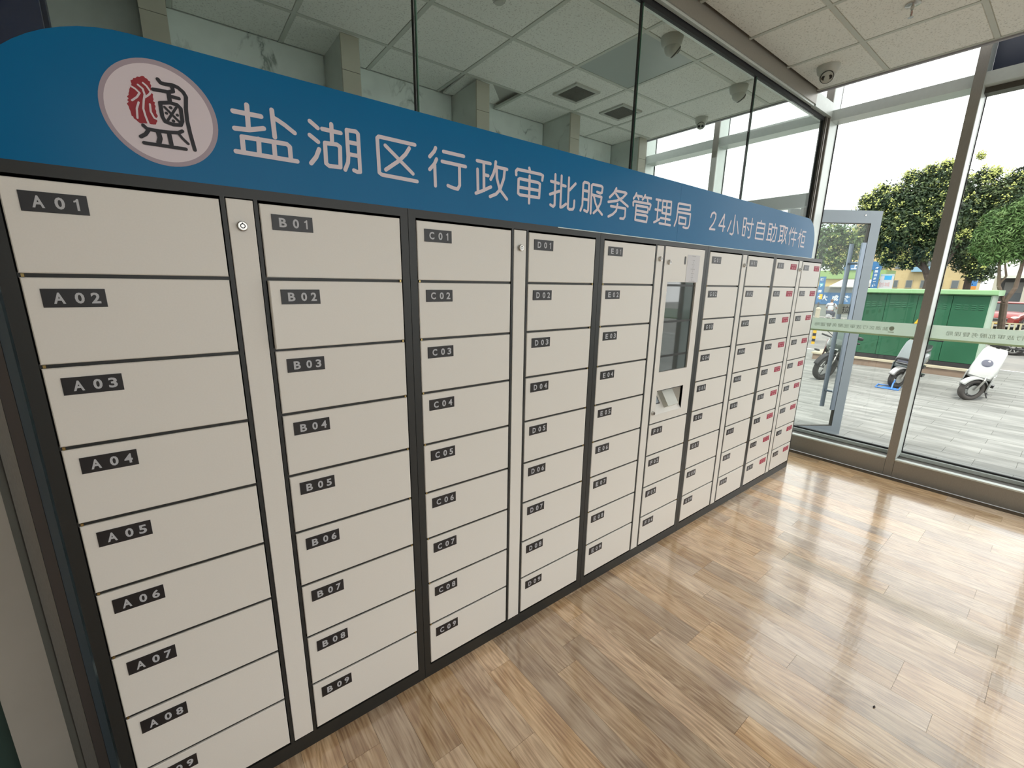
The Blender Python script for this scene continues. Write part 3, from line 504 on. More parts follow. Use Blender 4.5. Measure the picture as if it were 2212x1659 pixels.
for u in range(5):
    xa, xb = SEAM[u] + (.0008 if u else .0), SEAM[u + 1] - .0008
    cab = thing('locker_cabinet', CABLAB[u], 'locker', (xa, 0, 0), group='parcel lockers in a row')
    X = lambda x: x - xa
    a, b = DOOR[2 * u], DOOR[2 * u + 1]; s = STRIP[u]
    q = MB()                                                  # carcass with real openings behind the doors
    q.box(0, X(xb), DD - .012, DD, .02, HT); q.box(0, .002, .001, DD, 0, HT); q.box(X(xb) - .002, X(xb), .001, DD, 0, HT)
    q.box(0, X(xb), .001, DD, HT - .02, HT); q.box(0, X(xb), .001, DD, 0, .045)
    q.build('carcass', black_frame, cab)
    f = MB(); e = .003
    f.box(0, X(xb), 0, .02, ZR[0] + e, HT); f.box(0, X(xb), 0, .02, 0, ZR[9] - e)
    f.box(0, X(a[0]) - e, 0, .02, ZR[9] - e, ZR[0] + e); f.box(X(a[1]) + e, X(s[0]) - .002, 0, .02, ZR[9] - e, ZR[0] + e)
    f.box(X(s[1]) + .002, X(b[0]) - e, 0, .02, ZR[9] - e, ZR[0] + e); f.box(X(b[1]) + e, X(xb), 0, .02, ZR[9] - e, ZR[0] + e)
    f.build('front_frame', black_frame, cab)
    g = MB()
    for c in (a, b):
        for k in range(1, 9): g.box(X(c[0]) - e, X(c[1]) + e, .006, .03, ZR[k] - .006, ZR[k] + .006)
    g.build('shelf_rails', black_frame, cab)
    sp = MB().bevbox(X(s[0]), X(s[1]), -.0005, .016, ZR[9], ZR[0], .0015).build('lock_strip', white_door, cab)
    tube_lock(sp, X((s[0] + s[1]) / 2), 1.784).location.y = -.0005
    pinm = MB().box(-.0025, .0025, -.004, .004, -.0035, .0035).mesh('hinge_pin', mat('brass', (.45, .33, .14), .3, metal=1))
    for k in range(1, 9):
        put(pinm, 'hinge_pin', cab, (X(a[0]) + .0055, .004, ZR[k]))
        if u != 2 or k > 5: put(pinm, 'hinge_pin', cab, (X(b[1]) - .0055, .004, ZR[k]))
    for ci, c in enumerate((a, b)):
        L = LET[2 * u + ci]; wdt = c[1] - c[0]; rows = range(9)
        if L == 'F': rows = range(5, 9)
        for k in rows:
            h = ZR[k] - ZR[k + 1] - 2 * GAP; code = '%s0%d' % (L, k + 1 if L != 'F' else k - 4)
            ori = X(c[1]) if code == 'B02' else X(c[0])       # B02 stands ajar, hinged on its right edge
            me = door_mesh(wdt, h) if code != 'B02' else MB().use(white_door).bevbox(-wdt, 0, 0, .018, 0, h, .0022).mesh('door')
            d = put(me, 'door', cab, (ori, -.001, ZR[k + 1] + GAP), (0, 0, R(2.6) if code == 'B02' else 0), label='white metal door marked %s' % code + (', slightly ajar' if code == 'B02' else ''))
            ox = -wdt if code == 'B02' else 0
            pc = put(plate_mesh(code, ox + .0265), 'number_plate', d, (0, 0, h - .0445 if k else h - .045))
            if L in 'KJ': put(sticker_mesh(ox + wdt - .142), 'red_sticker', d, (0, 0, h - .0455))
    if u == 2:                                                # the control panel with its screen
        x0, x1 = X(b[0]), X(b[1]); z0, z1 = ZR[5] + GAP, ZR[0]
        sx0, sx1, sz0, sz1 = X(2.431), X(2.722), 1.161, 1.667; tx0, tx1, tz0, tz1 = X(2.432), X(2.704), .905, 1.052
        q = MB().use(white_door)
        for r in ((x0, x1, sz1, z1), (x0, sx0, sz0, sz1), (sx1, x1, sz0, sz1), (x0, x1, tz1, sz0), (x0, tx0, tz0, tz1), (tx1, x1, tz0, tz1), (x0, x1, z0, tz0)): q.box(r[0], r[1], -.001, .015, r[2], r[3])
        q.add([(tx0, 0, tz0), (tx1, 0, tz0), (tx1, .095, tz1), (tx0, .095, tz1)], [(0, 1, 2, 3)])          # sloped tray
        q.add([(tx0, 0, tz0), (tx0, .095, tz1), (tx0, 0, tz1)], [(0, 1, 2)]); q.add([(tx1, 0, tz0), (tx1, .095, tz1), (tx1, 0, tz1)], [(0, 1, 2)])
        q.add([(tx0, 0, tz1), (tx1, 0, tz1), (tx1, .095, tz1), (tx0, .095, tz1)], [(0, 1, 2, 3)])
        pn = q.build('control_panel', None, cab, label='white door panel with touch screen, scanner and card reader')
        q = MB().use(mat('dark touch screen glass', (.018, .035, .04), .04, spec=1.0, coat=1, coatr=.02)).box(sx0 - .004, sx1 + .004, .008, .012, sz0 - .004, sz1 + .004); q.build('touch_screen', None, pn)
        def onslope(fx, fz, lift): # point on the tray slope
            tz = tz0 + (tz1 - tz0) * fz; ty = .095 * fz; n = Vector((0, -(tz1 - tz0), .095)).normalized()
            return Vector((tx0 + (tx1 - tx0) * fx, ty, tz)) + n * lift
        def slab(f0, f1, g0, g1, l0, l1): return [onslope(f0, g0, l0), onslope(f1, g0, l0), onslope(f1, g1, l0), onslope(f0, g1, l0), onslope(f0, g0, l1), onslope(f1, g0, l1), onslope(f1, g1, l1), onslope(f0, g1, l1)]
        F6 = [(0, 3, 2, 1), (4, 5, 6, 7), (0, 1, 5, 4), (1, 2, 6, 5), (2, 3, 7, 6), (3, 0, 4, 7)]
        MB().use(mat('pale plastic scanner', (.62, .63, .58), .35)).add(slab(.42, .82, .16, .97, 0, .032), F6).build('scanner', None, pn)
        q = MB().use(dark_plastic).add(slab(.10, .33, .34, .74, 0, .003), F6).use(mat('grey reader window', (.30, .34, .38), .15)).add(slab(.125, .305, .38, .70, .003, .004), F6)
        q.use(dark_plastic).add(slab(.09, .14, .50, .60, .004, .0045), F6); q.build('card_reader', None, pn)
        q = MB().use(dark_plastic); cx = X(2.584); q.prism([(cx + .0075 * cos(t), 1.808 - .0075 + .0075 * sin(t)) for t in [pi * i / 8 for i in range(9)]] + [(cx + .0075 * cos(t), 1.771 + .0075 * sin(t)) for t in [pi + pi * i / 8 for i in range(9)]], 1, -.0022, -.0008)
        q.use(mat('lens grey', (.12, .13, .13), .1)).box(cx - .003, cx + .003, -.0026, -.002, 1.775, 1.803); q.build('camera_slot', None, pn)
        tube_lock(pn, X(2.427), 1.770).location.y = -.001; tube_lock(pn, X(2.408), .922).location.y = -.001
        q = MB().use(paper).box(X(2.605), X(2.735), -.0019, -.0012, 1.668, 1.818).use(print_grey)
        px = X(2.670)
        for z, s_, ww in ((1.812, '取件流程', .036), (1.789, '点击屏幕', .022), (1.765, '身份认证', .026), (1.741, '输入取件码确认', .044), (1.717, '领取证件', .028), (1.694, '关好柜门', .024), (1.6725, '如有疑问请拨打电话', .062)): put_text(q, s_, px, z, .0046, -.0021, width=ww)
        for z in (1.777, 1.753, 1.729, 1.705, 1.683): q.box(px - .0006, px + .0006, -.0021, -.0019, z - .005, z + .005)
        tag(q.build('paper_notice', None), 'white paper notice with steps taped above the touch screen', 'notice').location = (xa, 0, 0)

# ================================================================ HEADER SIGN
sg = thing('header_sign', 'long blue header board with white Chinese lettering on top of the lockers', 'sign', (0, 0, HT))
def arc(cx, cz, r, a0, a1, n=12): return [(cx + r * cos(R(a0 + (a1 - a0) * i / n)), cz + r * sin(R(a0 + (a1 - a0) * i / n))) for i in range(n + 1)]
zt = 2.1725 - HT; xs_ = 2.480
board = [(xs_ - .0006, .0), (xs_ - .0006, zt)] + [(.285 + .295 * cos(t), zt - .29 + .29 * sin(t)) for t in [R(90 + 90 * i / 16) for i in range(17)]] + [(-.010, 0)]
MB().use(sign_blue).prism(board, 1, 0, .03).build('board', None, sg)
board = [(4.421, 0), (4.421, zt - .20)] + arc(4.226, zt - .200, .195, 0, 90) + [(xs_ + .0006, zt), (xs_ + .0006, 0)]
MB().use(sign_blue).prism(board, 1, 0, .03).build('board', None, sg)
MB().use(mat('pale edge strip', (.45, .52, .50), .3, metal=.4)).box(1.6, 4.421, -.0015, .03, -.003, .0).build('edge_strip', None, sg)
for k, st in enumerate(GLYPHS):
    q = MB().use(sign_white)
    for s_ in st: q.stroke([(p[0], p[1] - HT) for p in s_], .0113, -.0008)
    q.build('character', None, sg)
lg = MB().use(ring_grey); lg.prism([(.3205 + .1088 * cos(2 * pi * i / 64), 2.0205 - HT + .1115 * sin(2 * pi * i / 64)) for i in range(64)], 1, -.0006, -.0001); logo = lg.build('round_emblem', None, sg, label='round white emblem with red seal and black ink glyph')
lg = MB().use(sign_white); lg.prism([(.3195 + .0990 * cos(2 * pi * i / 64), 2.0200 - HT + .1015 * sin(2 * pi * i / 64)) for i in range(64)], 1, -.0010, -.0006); lg.build('emblem_disc', None, logo)
lg = MB().use(seal_red); lg.prism([(p[0], p[1] - HT) for p in SEAL], 1, -.0014, -.0010); lg.build('red_seal', None, logo)
lg = MB().use(sign_white)
for s_ in SEALCUT: lg.stroke([(p[0], p[1] - HT) for p in s_], .0038, -.0018)
lg.build('seal_lines', None, logo)
lg = MB().use(ink)
for s_, w_ in INK: lg.stroke([(p[0], p[1] - HT) for p in s_], w_, -.0018)
lg.build('ink_glyph', None, logo)

# faint lettering on the window film, reading right from outside
for yb, n0 in ((-.40, 4), (-1.36, 3)):
    q = MB().use(mat('faint film lettering', (.50, .60, .53), .6)); tmp = MB()
    for k, st in enumerate(GLYPHS[:12]):
        c0 = .534 + k * .1792
        for s_ in st:
            tmp.stroke([((p[0] - c0) * .27, (p[1] - 2.018) * .27) for p in s_], .0030, 0, 2)
        v0 = tmp.v[:]; f0 = tmp.f[:]; tmp.v = []; tmp.f = []; tmp.mi = []
        q.add([(GX - .0069, yb + .045 + k * .0485 + a_, 1.293 + c_) for a_, b_, c_ in v0], f0)
    q.use(mat('film emblem print', (.42, .47, .38), .6)).add([(GX - .0069, yb + .018 * cos(2 * pi * i / 20), 1.298 + .02 * sin(2 * pi * i / 20)) for i in range(20)], [tuple(range(20))])
    q.add([(GX - .0069, yb - .02, 1.262), (GX - .0069, yb + .02, 1.262), (GX - .0069, yb + .02, 1.269), (GX - .0069, yb - .02, 1.269)], [(0, 1, 2, 3)])
    q.build('film_lettering', None, glasspanes[n0])

# ================================================================ OUTDOORS
ZG = -.35
def ground_z(x, y):
    if x < 18: return ZG
    t = min(1, (x - 18) / 5); z = ZG - .5 * t * t * (3 - 2 * t)
    if y < 4 and x > 29: u = min(1, (x - 29) / 2); z += .45 * u
    return z
asph = varied('grey asphalt', [(.16, .16, .155), (.22, .215, .20)], .9, 1.2)
q = MB(); nx, ny = 60, 30; gx_ = [17 + i * 1.4 for i in range(nx)]; gy_ = [-30 + j * 2.6 for j in range(ny)]
q.add([(x, y, ground_z(x, y)) for x in gx_ for y in gy_], [(i * ny + j, (i + 1) * ny + j, (i + 1) * ny + j + 1, i * ny + j + 1) for i in range(nx - 1) for j in range(ny - 1)])
road = q.struct('ground', asph)
q = MB(); q.box(5.48, 17.0, -30, 45, ZG - .1, ZG - .012); q.box(-25, 5.48, 2.6, 45, ZG - .1, ZG - .012); q.box(-25, 5.48, -30, -4.4, ZG - .1, ZG - .012); plaza = q.struct('floor_plaza', mat('mortar', (.2, .2, .19), .95)); plaza.name = 'pavement'
paver_m = varied('grey stone paver', [(.155, .16, .15), (.205, .21, .20), (.28, .285, .27)], .75, 1.6, perobj=.07, stretch=(5, .9, 1))
pm = MB().add([(-.145, -.3085, .0), (.145, -.3085, .0), (.145, .3085, .0), (-.145, .3085, .0), (-.1475, -.311, -.004), (.1475, -.311, -.004), (.1475, .311, -.004), (-.1475, .311, -.004), (-.1475, -.311, -.02), (.1475, -.311, -.02), (.1475, .311, -.02), (-.1475, .311, -.02)],
     [(0, 1, 2, 3), (0, 4, 5, 1), (1, 5, 6, 2), (2, 6, 7, 3), (3, 7, 4, 0), (4, 8, 9, 5), (5, 9, 10, 6), (6, 10, 11, 7), (7, 11, 8, 4)]).mesh('paver', paver_m)
fieldq = MB(); cnt = 0
for i in range(-8, 31):
    xc = 7.74 + .2975 * i + .149; j0 = -.687 if i % 2 == 0 else -.36
    for j in range(-14, 16):
        yc = j0 + .6225 * j - .311
        if 6.8 < xc < 14.3 and -1.95 < yc < -1.0 + .40 * (xc - .29): put(pm, 'paver', plaza, (xc, yc, ZG), (0, 0, rnd.uniform(-.002, .002))).location.z += rnd.uniform(-.0015, .0015); cnt += 1
        elif 5.3 < xc < 17: fieldq.box(xc - .1465, xc + .1465, yc - .309, yc + .309, ZG - .02, ZG - .001)
fieldq.build('paver_field', paver_m, plaza, stuff=True)
MB().box(5.44, 5.75, -6, 3, ZG, -.03).build('door_step', varied('step stone', [(.22, .22, .21), (.28, .28, .26)], .8, 6), plaza)

# --- open glass door leaf
dl = thing('glass_door', 'open glass door leaf with pale grey metal frame and tall pull handle outside', 'door', (5.31, .568, 0), (0, 0, math.atan2(-.5713, .8207)))
W_ = .971; T0, T1 = -.022, .022
frm = mat('pale blue grey door frame', (.36, .41, .46), .35, metal=.2)
q = MB(); q.use(frm); q.box(W_ - .105, W_, T0, T1, .02, 2.415); q.box(0, .105, T0, T1, .02, 2.415); q.box(.105, W_ - .105, T0, T1, 2.295, 2.415); q.box(.105, W_ - .105, T0, T1, .02, .125)
q.use(alu_dark); q.box(W_ - .110, W_ - .104, T0 + .004, T1 - .004, .125, 2.295); q.box(.105, W_ - .105, T0 + .004, T1 - .004, 2.288, 2.296); q.box(.105, W_ - .105, T0 + .004, T1 - .004, .124, .131)
q.build('door_frame', None, dl)
MB().box(.105, W_ - .105, -.004, .004, .125, 2.29).build('glass_pane', clear, dl)
q = MB().use(mat('steel pull bar', (.30, .35, .42), .3, metal=.6))
for s_ in (1, -1):
    q.box(W_ - .205, W_ - .165, s_ * .075 - .009, s_ * .075 + .009, .33, 2.10)
    q.cyl((W_ - .15, s_ * .004, 1.90), (W_ - .185, s_ * .07, 1.90), .012); q.cyl((W_ - .15, s_ * .004, .52), (W_ - .185, s_ * .07, .52), .012)
q.build('pull_handle', None, dl)
MB().use(chrome).cyl((W_ - .18, -.026, 2.37), (W_ - .18, -.02, 2.37), .008).build('screw', None, dl)
q = MB().use(mat('cream sign plate', (.42, .44, .38), .5)).box(W_ - .275, W_ - .130, -.0075, -.0045, 1.375, 1.483).use(ink); put_text(q, '拉', W_ - .19, 1.428, .075, -.0082)
q.build('pull_sign', None, dl)

# --- green transformer box on its plinth
gb = thing('utility_box', 'long dark green metal utility box with pale green roof edge outside the window', 'box', (14.76, 1.0, ZG))
green = varied('dark green paint', [(.012, .075, .036), (.018, .095, .048)], .5, 1.5); green_l = mat('pale green roof edge', (.22, .40, .20), .5)
q = MB(); q.box(.02, 1.1, -1.17, 1.25, .30, 1.88); q.build('body', green, gb)
for k in range(4):
    y0 = -1.17 + k * .605
    d = MB(); d.add([(0, y0 + .006, .32), (0, y0 + .599, .32), (0, y0 + .599, 1.86), (0, y0 + .006, 1.86), (.025, y0, .31), (.025, y0 + .605, .31), (.025, y0 + .605, 1.87), (.025, y0, 1.87)], [(0, 1, 2, 3), (0, 4, 5, 1), (1, 5, 6, 2), (2, 6, 7, 3), (3, 7, 4, 0)])
    d = d.build('door', green, gb)
    v = MB()
    for c in range(4):
        for r_ in range(3): v.box(-.012, .002, y0 + .07 + c * .125, y0 + .15 + c * .125, 1.56 + r_ * .045, 1.575 + r_ * .045)
    v.build('louvres', mat('green louvre', (.03, .13, .07), .5), d)
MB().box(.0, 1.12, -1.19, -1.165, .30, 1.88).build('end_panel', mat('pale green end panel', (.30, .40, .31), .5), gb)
q = MB(); q.prism([(-.12, 1.905), (-.12, 1.985), (-.06, 2.005), (1.14, 2.005), (1.2, 1.985), (1.2, 1.905), (1.1, 1.88), (0, 1.88)], 1, -1.27, 1.30); q.build('roof', green_l, gb)
MB().box(-.006, 1.1, -1.17, 1.25, .20, .31).build('skirt', mat('black skirt', (.012, .012, .015), .6), gb)
q = MB().use(mat('warning yellow', (.75, .40, .01), .5)).prism([(-.185, 1.17), (.0, 1.17), (-.0925, 1.35)], 0, -.006, -.001); q.v = [(a, b_ + .02, c) for a, b_, c in q.v]
q.use(ink).prism([(-.105, 1.20), (-.06, 1.255), (-.072, 1.26), (-.058, 1.30), (-.085, 1.25), (-.072, 1.245)], 0, -.008, -.006); q.build('warning_triangle', None, gb)
pq = MB(); pq.box(-.16, 1.3, -1.32, 2.0, 0, .16); pl_ = pq.build('plinth', mat('brown stone plinth', (.21, .155, .115), .8, noise=.1, nscale=5), gb)
MB().box(-.19, 1.33, -1.35, 2.03, .16, .205).build('coping', mat('cream coping', (.42, .38, .28), .8), gb)

# --- two-wheelers
def wheel_meshes(r, t, spoke_col, nsp=5, tyre=rubber):
    a = MB(); a.torus((0, 0, 0), (0, 1, 0), r - t * .5, t * .5, 32, 10, 1.05)
    b = MB(); b.torus((0, 0, 0), (0, 1, 0), r - t * .98, .012, 28, 8, 2.0); b.cyl((0, -.035, 0), (0, .035, 0), .03, n=12)
    for k in range(nsp):
        an = 2 * pi * k / nsp; b.cyl((.02 * cos(an), 0, .02 * sin(an)), ((r - t) * cos(an), 0, (r - t) * sin(an)), .012, .009, 6)
    c = MB(); c.lathe((0, .045, 0), (0, 1, 0), [(0, .045), (0, .095), (.004, .095), (.004, .045)], 24)
    return a.mesh('tyre', tyre, True), b.mesh('rim', spoke_col, True), c.mesh('brake_disc', mat('pale brake disc', (.42, .43, .42), .3, metal=.6))
def two_wheeler(name, label, cat, loc, yaw, lean, steer, kind, col, colname):
    t = thing(name, label, cat, loc, (R(lean), 0, R(yaw)), 'two-wheelers parked on the plaza')
    sport = kind == 'sport'; r = .30 if sport else .215; tw = .11 if sport else .095; L = 1.35 if sport else 1.22
    ty, ri, br = wheel_meshes(r, tw, mat('dark rim', (.05, .05, .052), .4, metal=.5) if kind != 'white' else mat('grey rim', (.12, .12, .12), .4, metal=.5), tyre=rubber if kind != 'white' else tyre_grey)
    fwl = put(ty, 'front_wheel', t, (0, 0, r), (0, 0, R(steer))); put(ri, 'rim', fwl); put(br, 'brake_disc', fwl)
    rw = put(ty, 'rear_wheel', t, (-L, 0, r)); put(ri, 'rim', rw)
    body = mat(colname, col, .25, noise=.03, nscale=4, coat=.5); blk = mat('black bodywork', (.012, .012, .014), .35); red = mat('dull red fairing', (.14, .02, .015), .35)
    cs, sn = cos(R(steer)), sin(R(steer))
    def st(x, y, z): return (x * cs - y * sn, x * sn + y * cs, z)
    # fork and mudguard turn with the wheel
    q = MB()
    for s_ in (1, -1): q.tube([st(0, s_ * .075, r), st(-.06, s_ * .075, r + .20), (-.17, s_ * .07, r + .46)], .019, 10)
    q.build('fork', mat('steel fork', (.30, .30, .28), .3, metal=.7), t, True)
    q = MB(); n = 14; vs = []
    for k in range(n + 1):
        an = R(20 + 130 * k / n) if not sport else R(10 + 120 * k / n)
        for y_, rr in ((-.062, r + .004), (-.045, r + .028), (.045, r + .028), (.062, r + .004)): vs.append(st(rr * cos(an), y_, r + rr * sin(an)))
    q.add(vs, [(k * 4 + j, k * 4 + j + 1, k * 4 + j + 5, k * 4 + j + 4) for k in range(n) for j in range(3)])
    o = q.build('mudguard', body if kind == 'white' else (mat('chrome guard', (.4, .4, .4), .25, metal=.6) if kind == 'grey' else blk), t, True)
    md = o.modifiers.new('thick', 'SOLIDIFY'); md.thickness = .006
    if not sport:
        w_ = .185 if kind == 'white' else .165
        q = MB(); pw = 4.5 if kind == 'grey' else 3.6
        q.loft([(.43, -.165, 0, .125, w_ * .98, pw), (.47, -.160, 0, .145, w_, pw), (.62, -.205, 0, .145, w_, pw), (.80, -.285, 0, .125, w_ * .95, pw), (.93, -.345, 0, .095, w_ * .87, pw), (.985, -.375, 0, .060, w_ * .72, pw)], 28, 2)
        sh = q.build('front_shield', body, t, True)
        q = MB()
        for s_ in (1, -1):
            y0 = s_ * w_ * .93; y1 = s_ * (w_ + .004)
            q.prism([(-.02, .52), (-.03, .43), (-.08, .30), (-.16, .20), (-.34, .17), (-.47, .26), (-.42, .52)], 1, min(y0, y1), max(y0, y1))
        q.build('side_skirt', body, t, True)
        MB().box(-.42, -.17, -w_ * .92, w_ * .92, .19, .55).build('inner_bay', blk, t)
        q = MB(); nrm = Vector((.88, 0, .47)).normalized()
        if kind == 'white':
            c = Vector((-.122, 0, .715)); q.use(mat('pale lamp ring', (.34, .36, .38), .3)).lathe(c, nrm, [(-.012, .100), (.006, .096), (.010, .082)], 28)
            q.use(mat('lamp glass', (.10, .105, .14), .08)).lathe(c, nrm, [(.009, .078), (.016, .060), (.018, .02)], 28)
        else:
            q.use(blk).loft([(-.125, 0, .60, .02, .01), (-.02, 0, .575, .150, .068), (.012, 0, .57, .140, .058)], 20, 0, 4)
            q.use(mat('chrome lamp rim', (.45, .47, .48), .2, metal=.5)).box(.010, .020, -.115, .115, .535, .545); q.use(mat('lamp glass', (.10, .105, .14), .08)).box(.010, .017, -.105, .105, .555, .590)
        q.build('headlight', None, sh, True)
        q = MB(); q.loft([(-.76, 0, .50, .12, .17), (-.90, 0, .54, .15, .17), (-1.15, 0, .58, .15, .13), (-1.42, 0, .64, .09, .06)], 20, 0, 3); q.build('rear_body', body, t, True)
        q = MB(); q.loft([(-.66, 0, .73, .10, .035), (-.75, 0, .745, .14, .05), (-1.05, 0, .76, .14, .05), (-1.36, 0, .80, .09, .035)], 20, 0, 3); q.build('seat', blk, t, True)
        q = MB(); q.box(-.80, -.40, -.15, .15, .28, .35); q.box(-.8, -.62, -.12, .12, .34, .62); q.build('footboard', body if kind == 'white' else blk, t)
        hz = 1.03; hx = -.42
        q = MB(); q.tube([(-.40, 0, .95), (hx, 0, hz)], .025, 10); q.tube([(hx - .06, -.34, hz + .02), (hx, -.15, hz), (hx, .15, hz), (hx - .06, .34, hz + .02)], .014, 10)
        q.loft([(-.13, hx, hz + .01, .03, .02), (-.10, hx + .02, hz + .01, .06, .045), (.10, hx + .02, hz + .01, .06, .045), (.13, hx, hz + .01, .03, .02)], 14, 1)
        for s_ in (1, -1): q.cyl((hx - .05, s_ * .24, hz + .01), (hx - .065, s_ * .36, hz + .02), .02)
        hb = q.build('handlebar', blk, t, True)
        for s_ in (1, -1):
            q = MB(); q.tube([(hx - .02, s_ * .19, hz), (hx, s_ * .24, hz + .14)], .006, 6); q.sphere((hx, s_ * .27, hz + .17), .06, sc=(.3, 1.1, .7)); q.build('mirror', blk, hb, True)
        q = MB(); q.tube([(-.56, .10, .25), (-.52, .24, .02), (-.47, .27, .0)], .011, 8); q.tube([(-.57, .13, .25), (-.60, .2, .1)], .008, 6)
        q.build('kickstand', blk, t, True)
        q = MB(); q.box(-1.50, -1.30, -.08, .08, .30, .36); q.box(-.90, -.72, .16, .22, .22, .27); q.build('footrest', blk, t)
    else:
        q = MB().use(body); q.loft([(.02, 0, .80, .03, .05, 2.4), (-.05, 0, .80, .12, .12, 2.4), (-.18, 0, .80, .18, .18, 2.6), (-.38, 0, .74, .22, .22, 2.6), (-.60, 0, .68, .19, .20, 2.6)], 22, 0)
        fa = q.build('fairing', None, t, True)
        q = MB().use(red)
        for s_ in (1, -1): q.add([(-.12, s_ * .15, .86), (-.42, s_ * .232, .84), (-.62, s_ * .20, .58), (-.52, s_ * .20, .40), (-.30, s_ * .19, .50), (-.20, s_ * .18, .66)], [(0, 1, 2, 3, 4, 5)])
        o = q.build('side_fairing', None, t); md = o.modifiers.new('thick', 'SOLIDIFY'); md.thickness = .012
        q = MB().use(mat('smoked windscreen', (.05, .08, .07), .08)); q.loft([(.88, -.10, 0, .06, .10), (.98, -.20, 0, .07, .13), (1.10, -.33, 0, .04, .11), (1.12, -.35, 0, .02, .08)], 16, 2); q.build('windscreen', None, fa, True)
        q = MB().use(mat('headlamp slit', (.42, .46, .44), .1)); q.box(-.032, .004, -.08, .08, .72, .745); q.use(red).box(-.02, .006, -.022, .022, .83, .85); q.build('headlight', None, fa)
        q = MB(); q.loft([(-.40, 0, .80, .14, .10), (-.62, 0, .84, .16, .13), (-.86, 0, .80, .11, .08)], 18, 0); q.build('tank', red, t, True)
        q = MB(); q.loft([(-.84, 0, .78, .13, .04), (-1.1, 0, .82, .12, .04), (-1.45, 0, .95, .07, .035), (-1.6, 0, 1.0, .03, .02)], 16, 0); q.build('seat', blk, t, True)
        q = MB(); q.loft([(-.35, 0, .45, .13, .13), (-.60, 0, .42, .17, .18), (-.95, 0, .42, .14, .16)], 16, 0); q.tube([(-.3, -.15, .3), (-.9, -.18, .25), (-1.4, -.2, .4)], .04, 10); q.build('engine', blk, t, True)
        q = MB(); q.tube([(-.30, -.33, .93), (-.25, -.12, .92), (-.25, .12, .92), (-.30, .33, .93)], .014, 10)
        for s_ in (1, -1): q.cyl((-.28, s_ * .22, .925), (-.31, s_ * .36, .935), .019)
        hb = q.build('handlebar', blk, t, True)
        for s_ in (1, -1):
            q = MB(); q.tube([(-.18, s_ * .10, .95), (-.12, s_ * .28, 1.05)], .007, 6); q.sphere((-.12, s_ * .33, 1.06), .065, sc=(.35, 1.1, .6)); q.build('mirror', blk, hb, True)
            MB().sphere((-.10, s_ * .29, .60), .03, sc=(1, 2.0, .8)).build('turn_signal', blk, fa, True)
        q = MB(); q.tube([(-.70, .12, .32), (-.62, .30, .0)], .012, 8); q.build('kickstand', blk, t, True)
    return t
two_wheeler('scooter', 'white electric scooter with a round headlight leaning on its stand', 'scooter', (11.75, -.43, ZG), 180, -12, -42, 'white', (.42, .43, .42), 'white scooter paint')
two_wheeler('scooter', 'grey electric scooter with rectangular headlight and blue wheel clamp at its front wheel', 'scooter', (11.85, .62, ZG), 177, -7, -22, 'grey', (.15, .18, .185), 'grey scooter paint')
two_wheeler('motorcycle', 'dark sport motorcycle with dull red side fairings behind the open door', 'motorcycle', (11.45, 1.83, ZG), 188, -13, -30, 'sport', (.045, .065, .055), 'dark green grey fairing')
q = MB().use(mat('blue painted steel', (.05, .19, .52), .4))
for a_, b_ in (((-.22, -.16), (-.22, .20)), ((-.22, .20), (.16, .24)), ((.16, .24), (.16, -.12)), ((.16, -.12), (-.22, -.16))): q.tube([(a_[0], a_[1], .014), (b_[0], b_[1], .014)], .013, 8)
q.tube([(-.2, -.05, .02), (-.14, -.05, .12), (-.04, -.05, .17), (.06, -.05, .17)], .014, 8); q.box(-.2, -.1, -.12, .1, .0, .03)
tag(q.build('wheel_clamp', None), 'blue steel wheel clamp under the grey scooter front wheel', 'clamp').location = (11.80, .66, ZG)

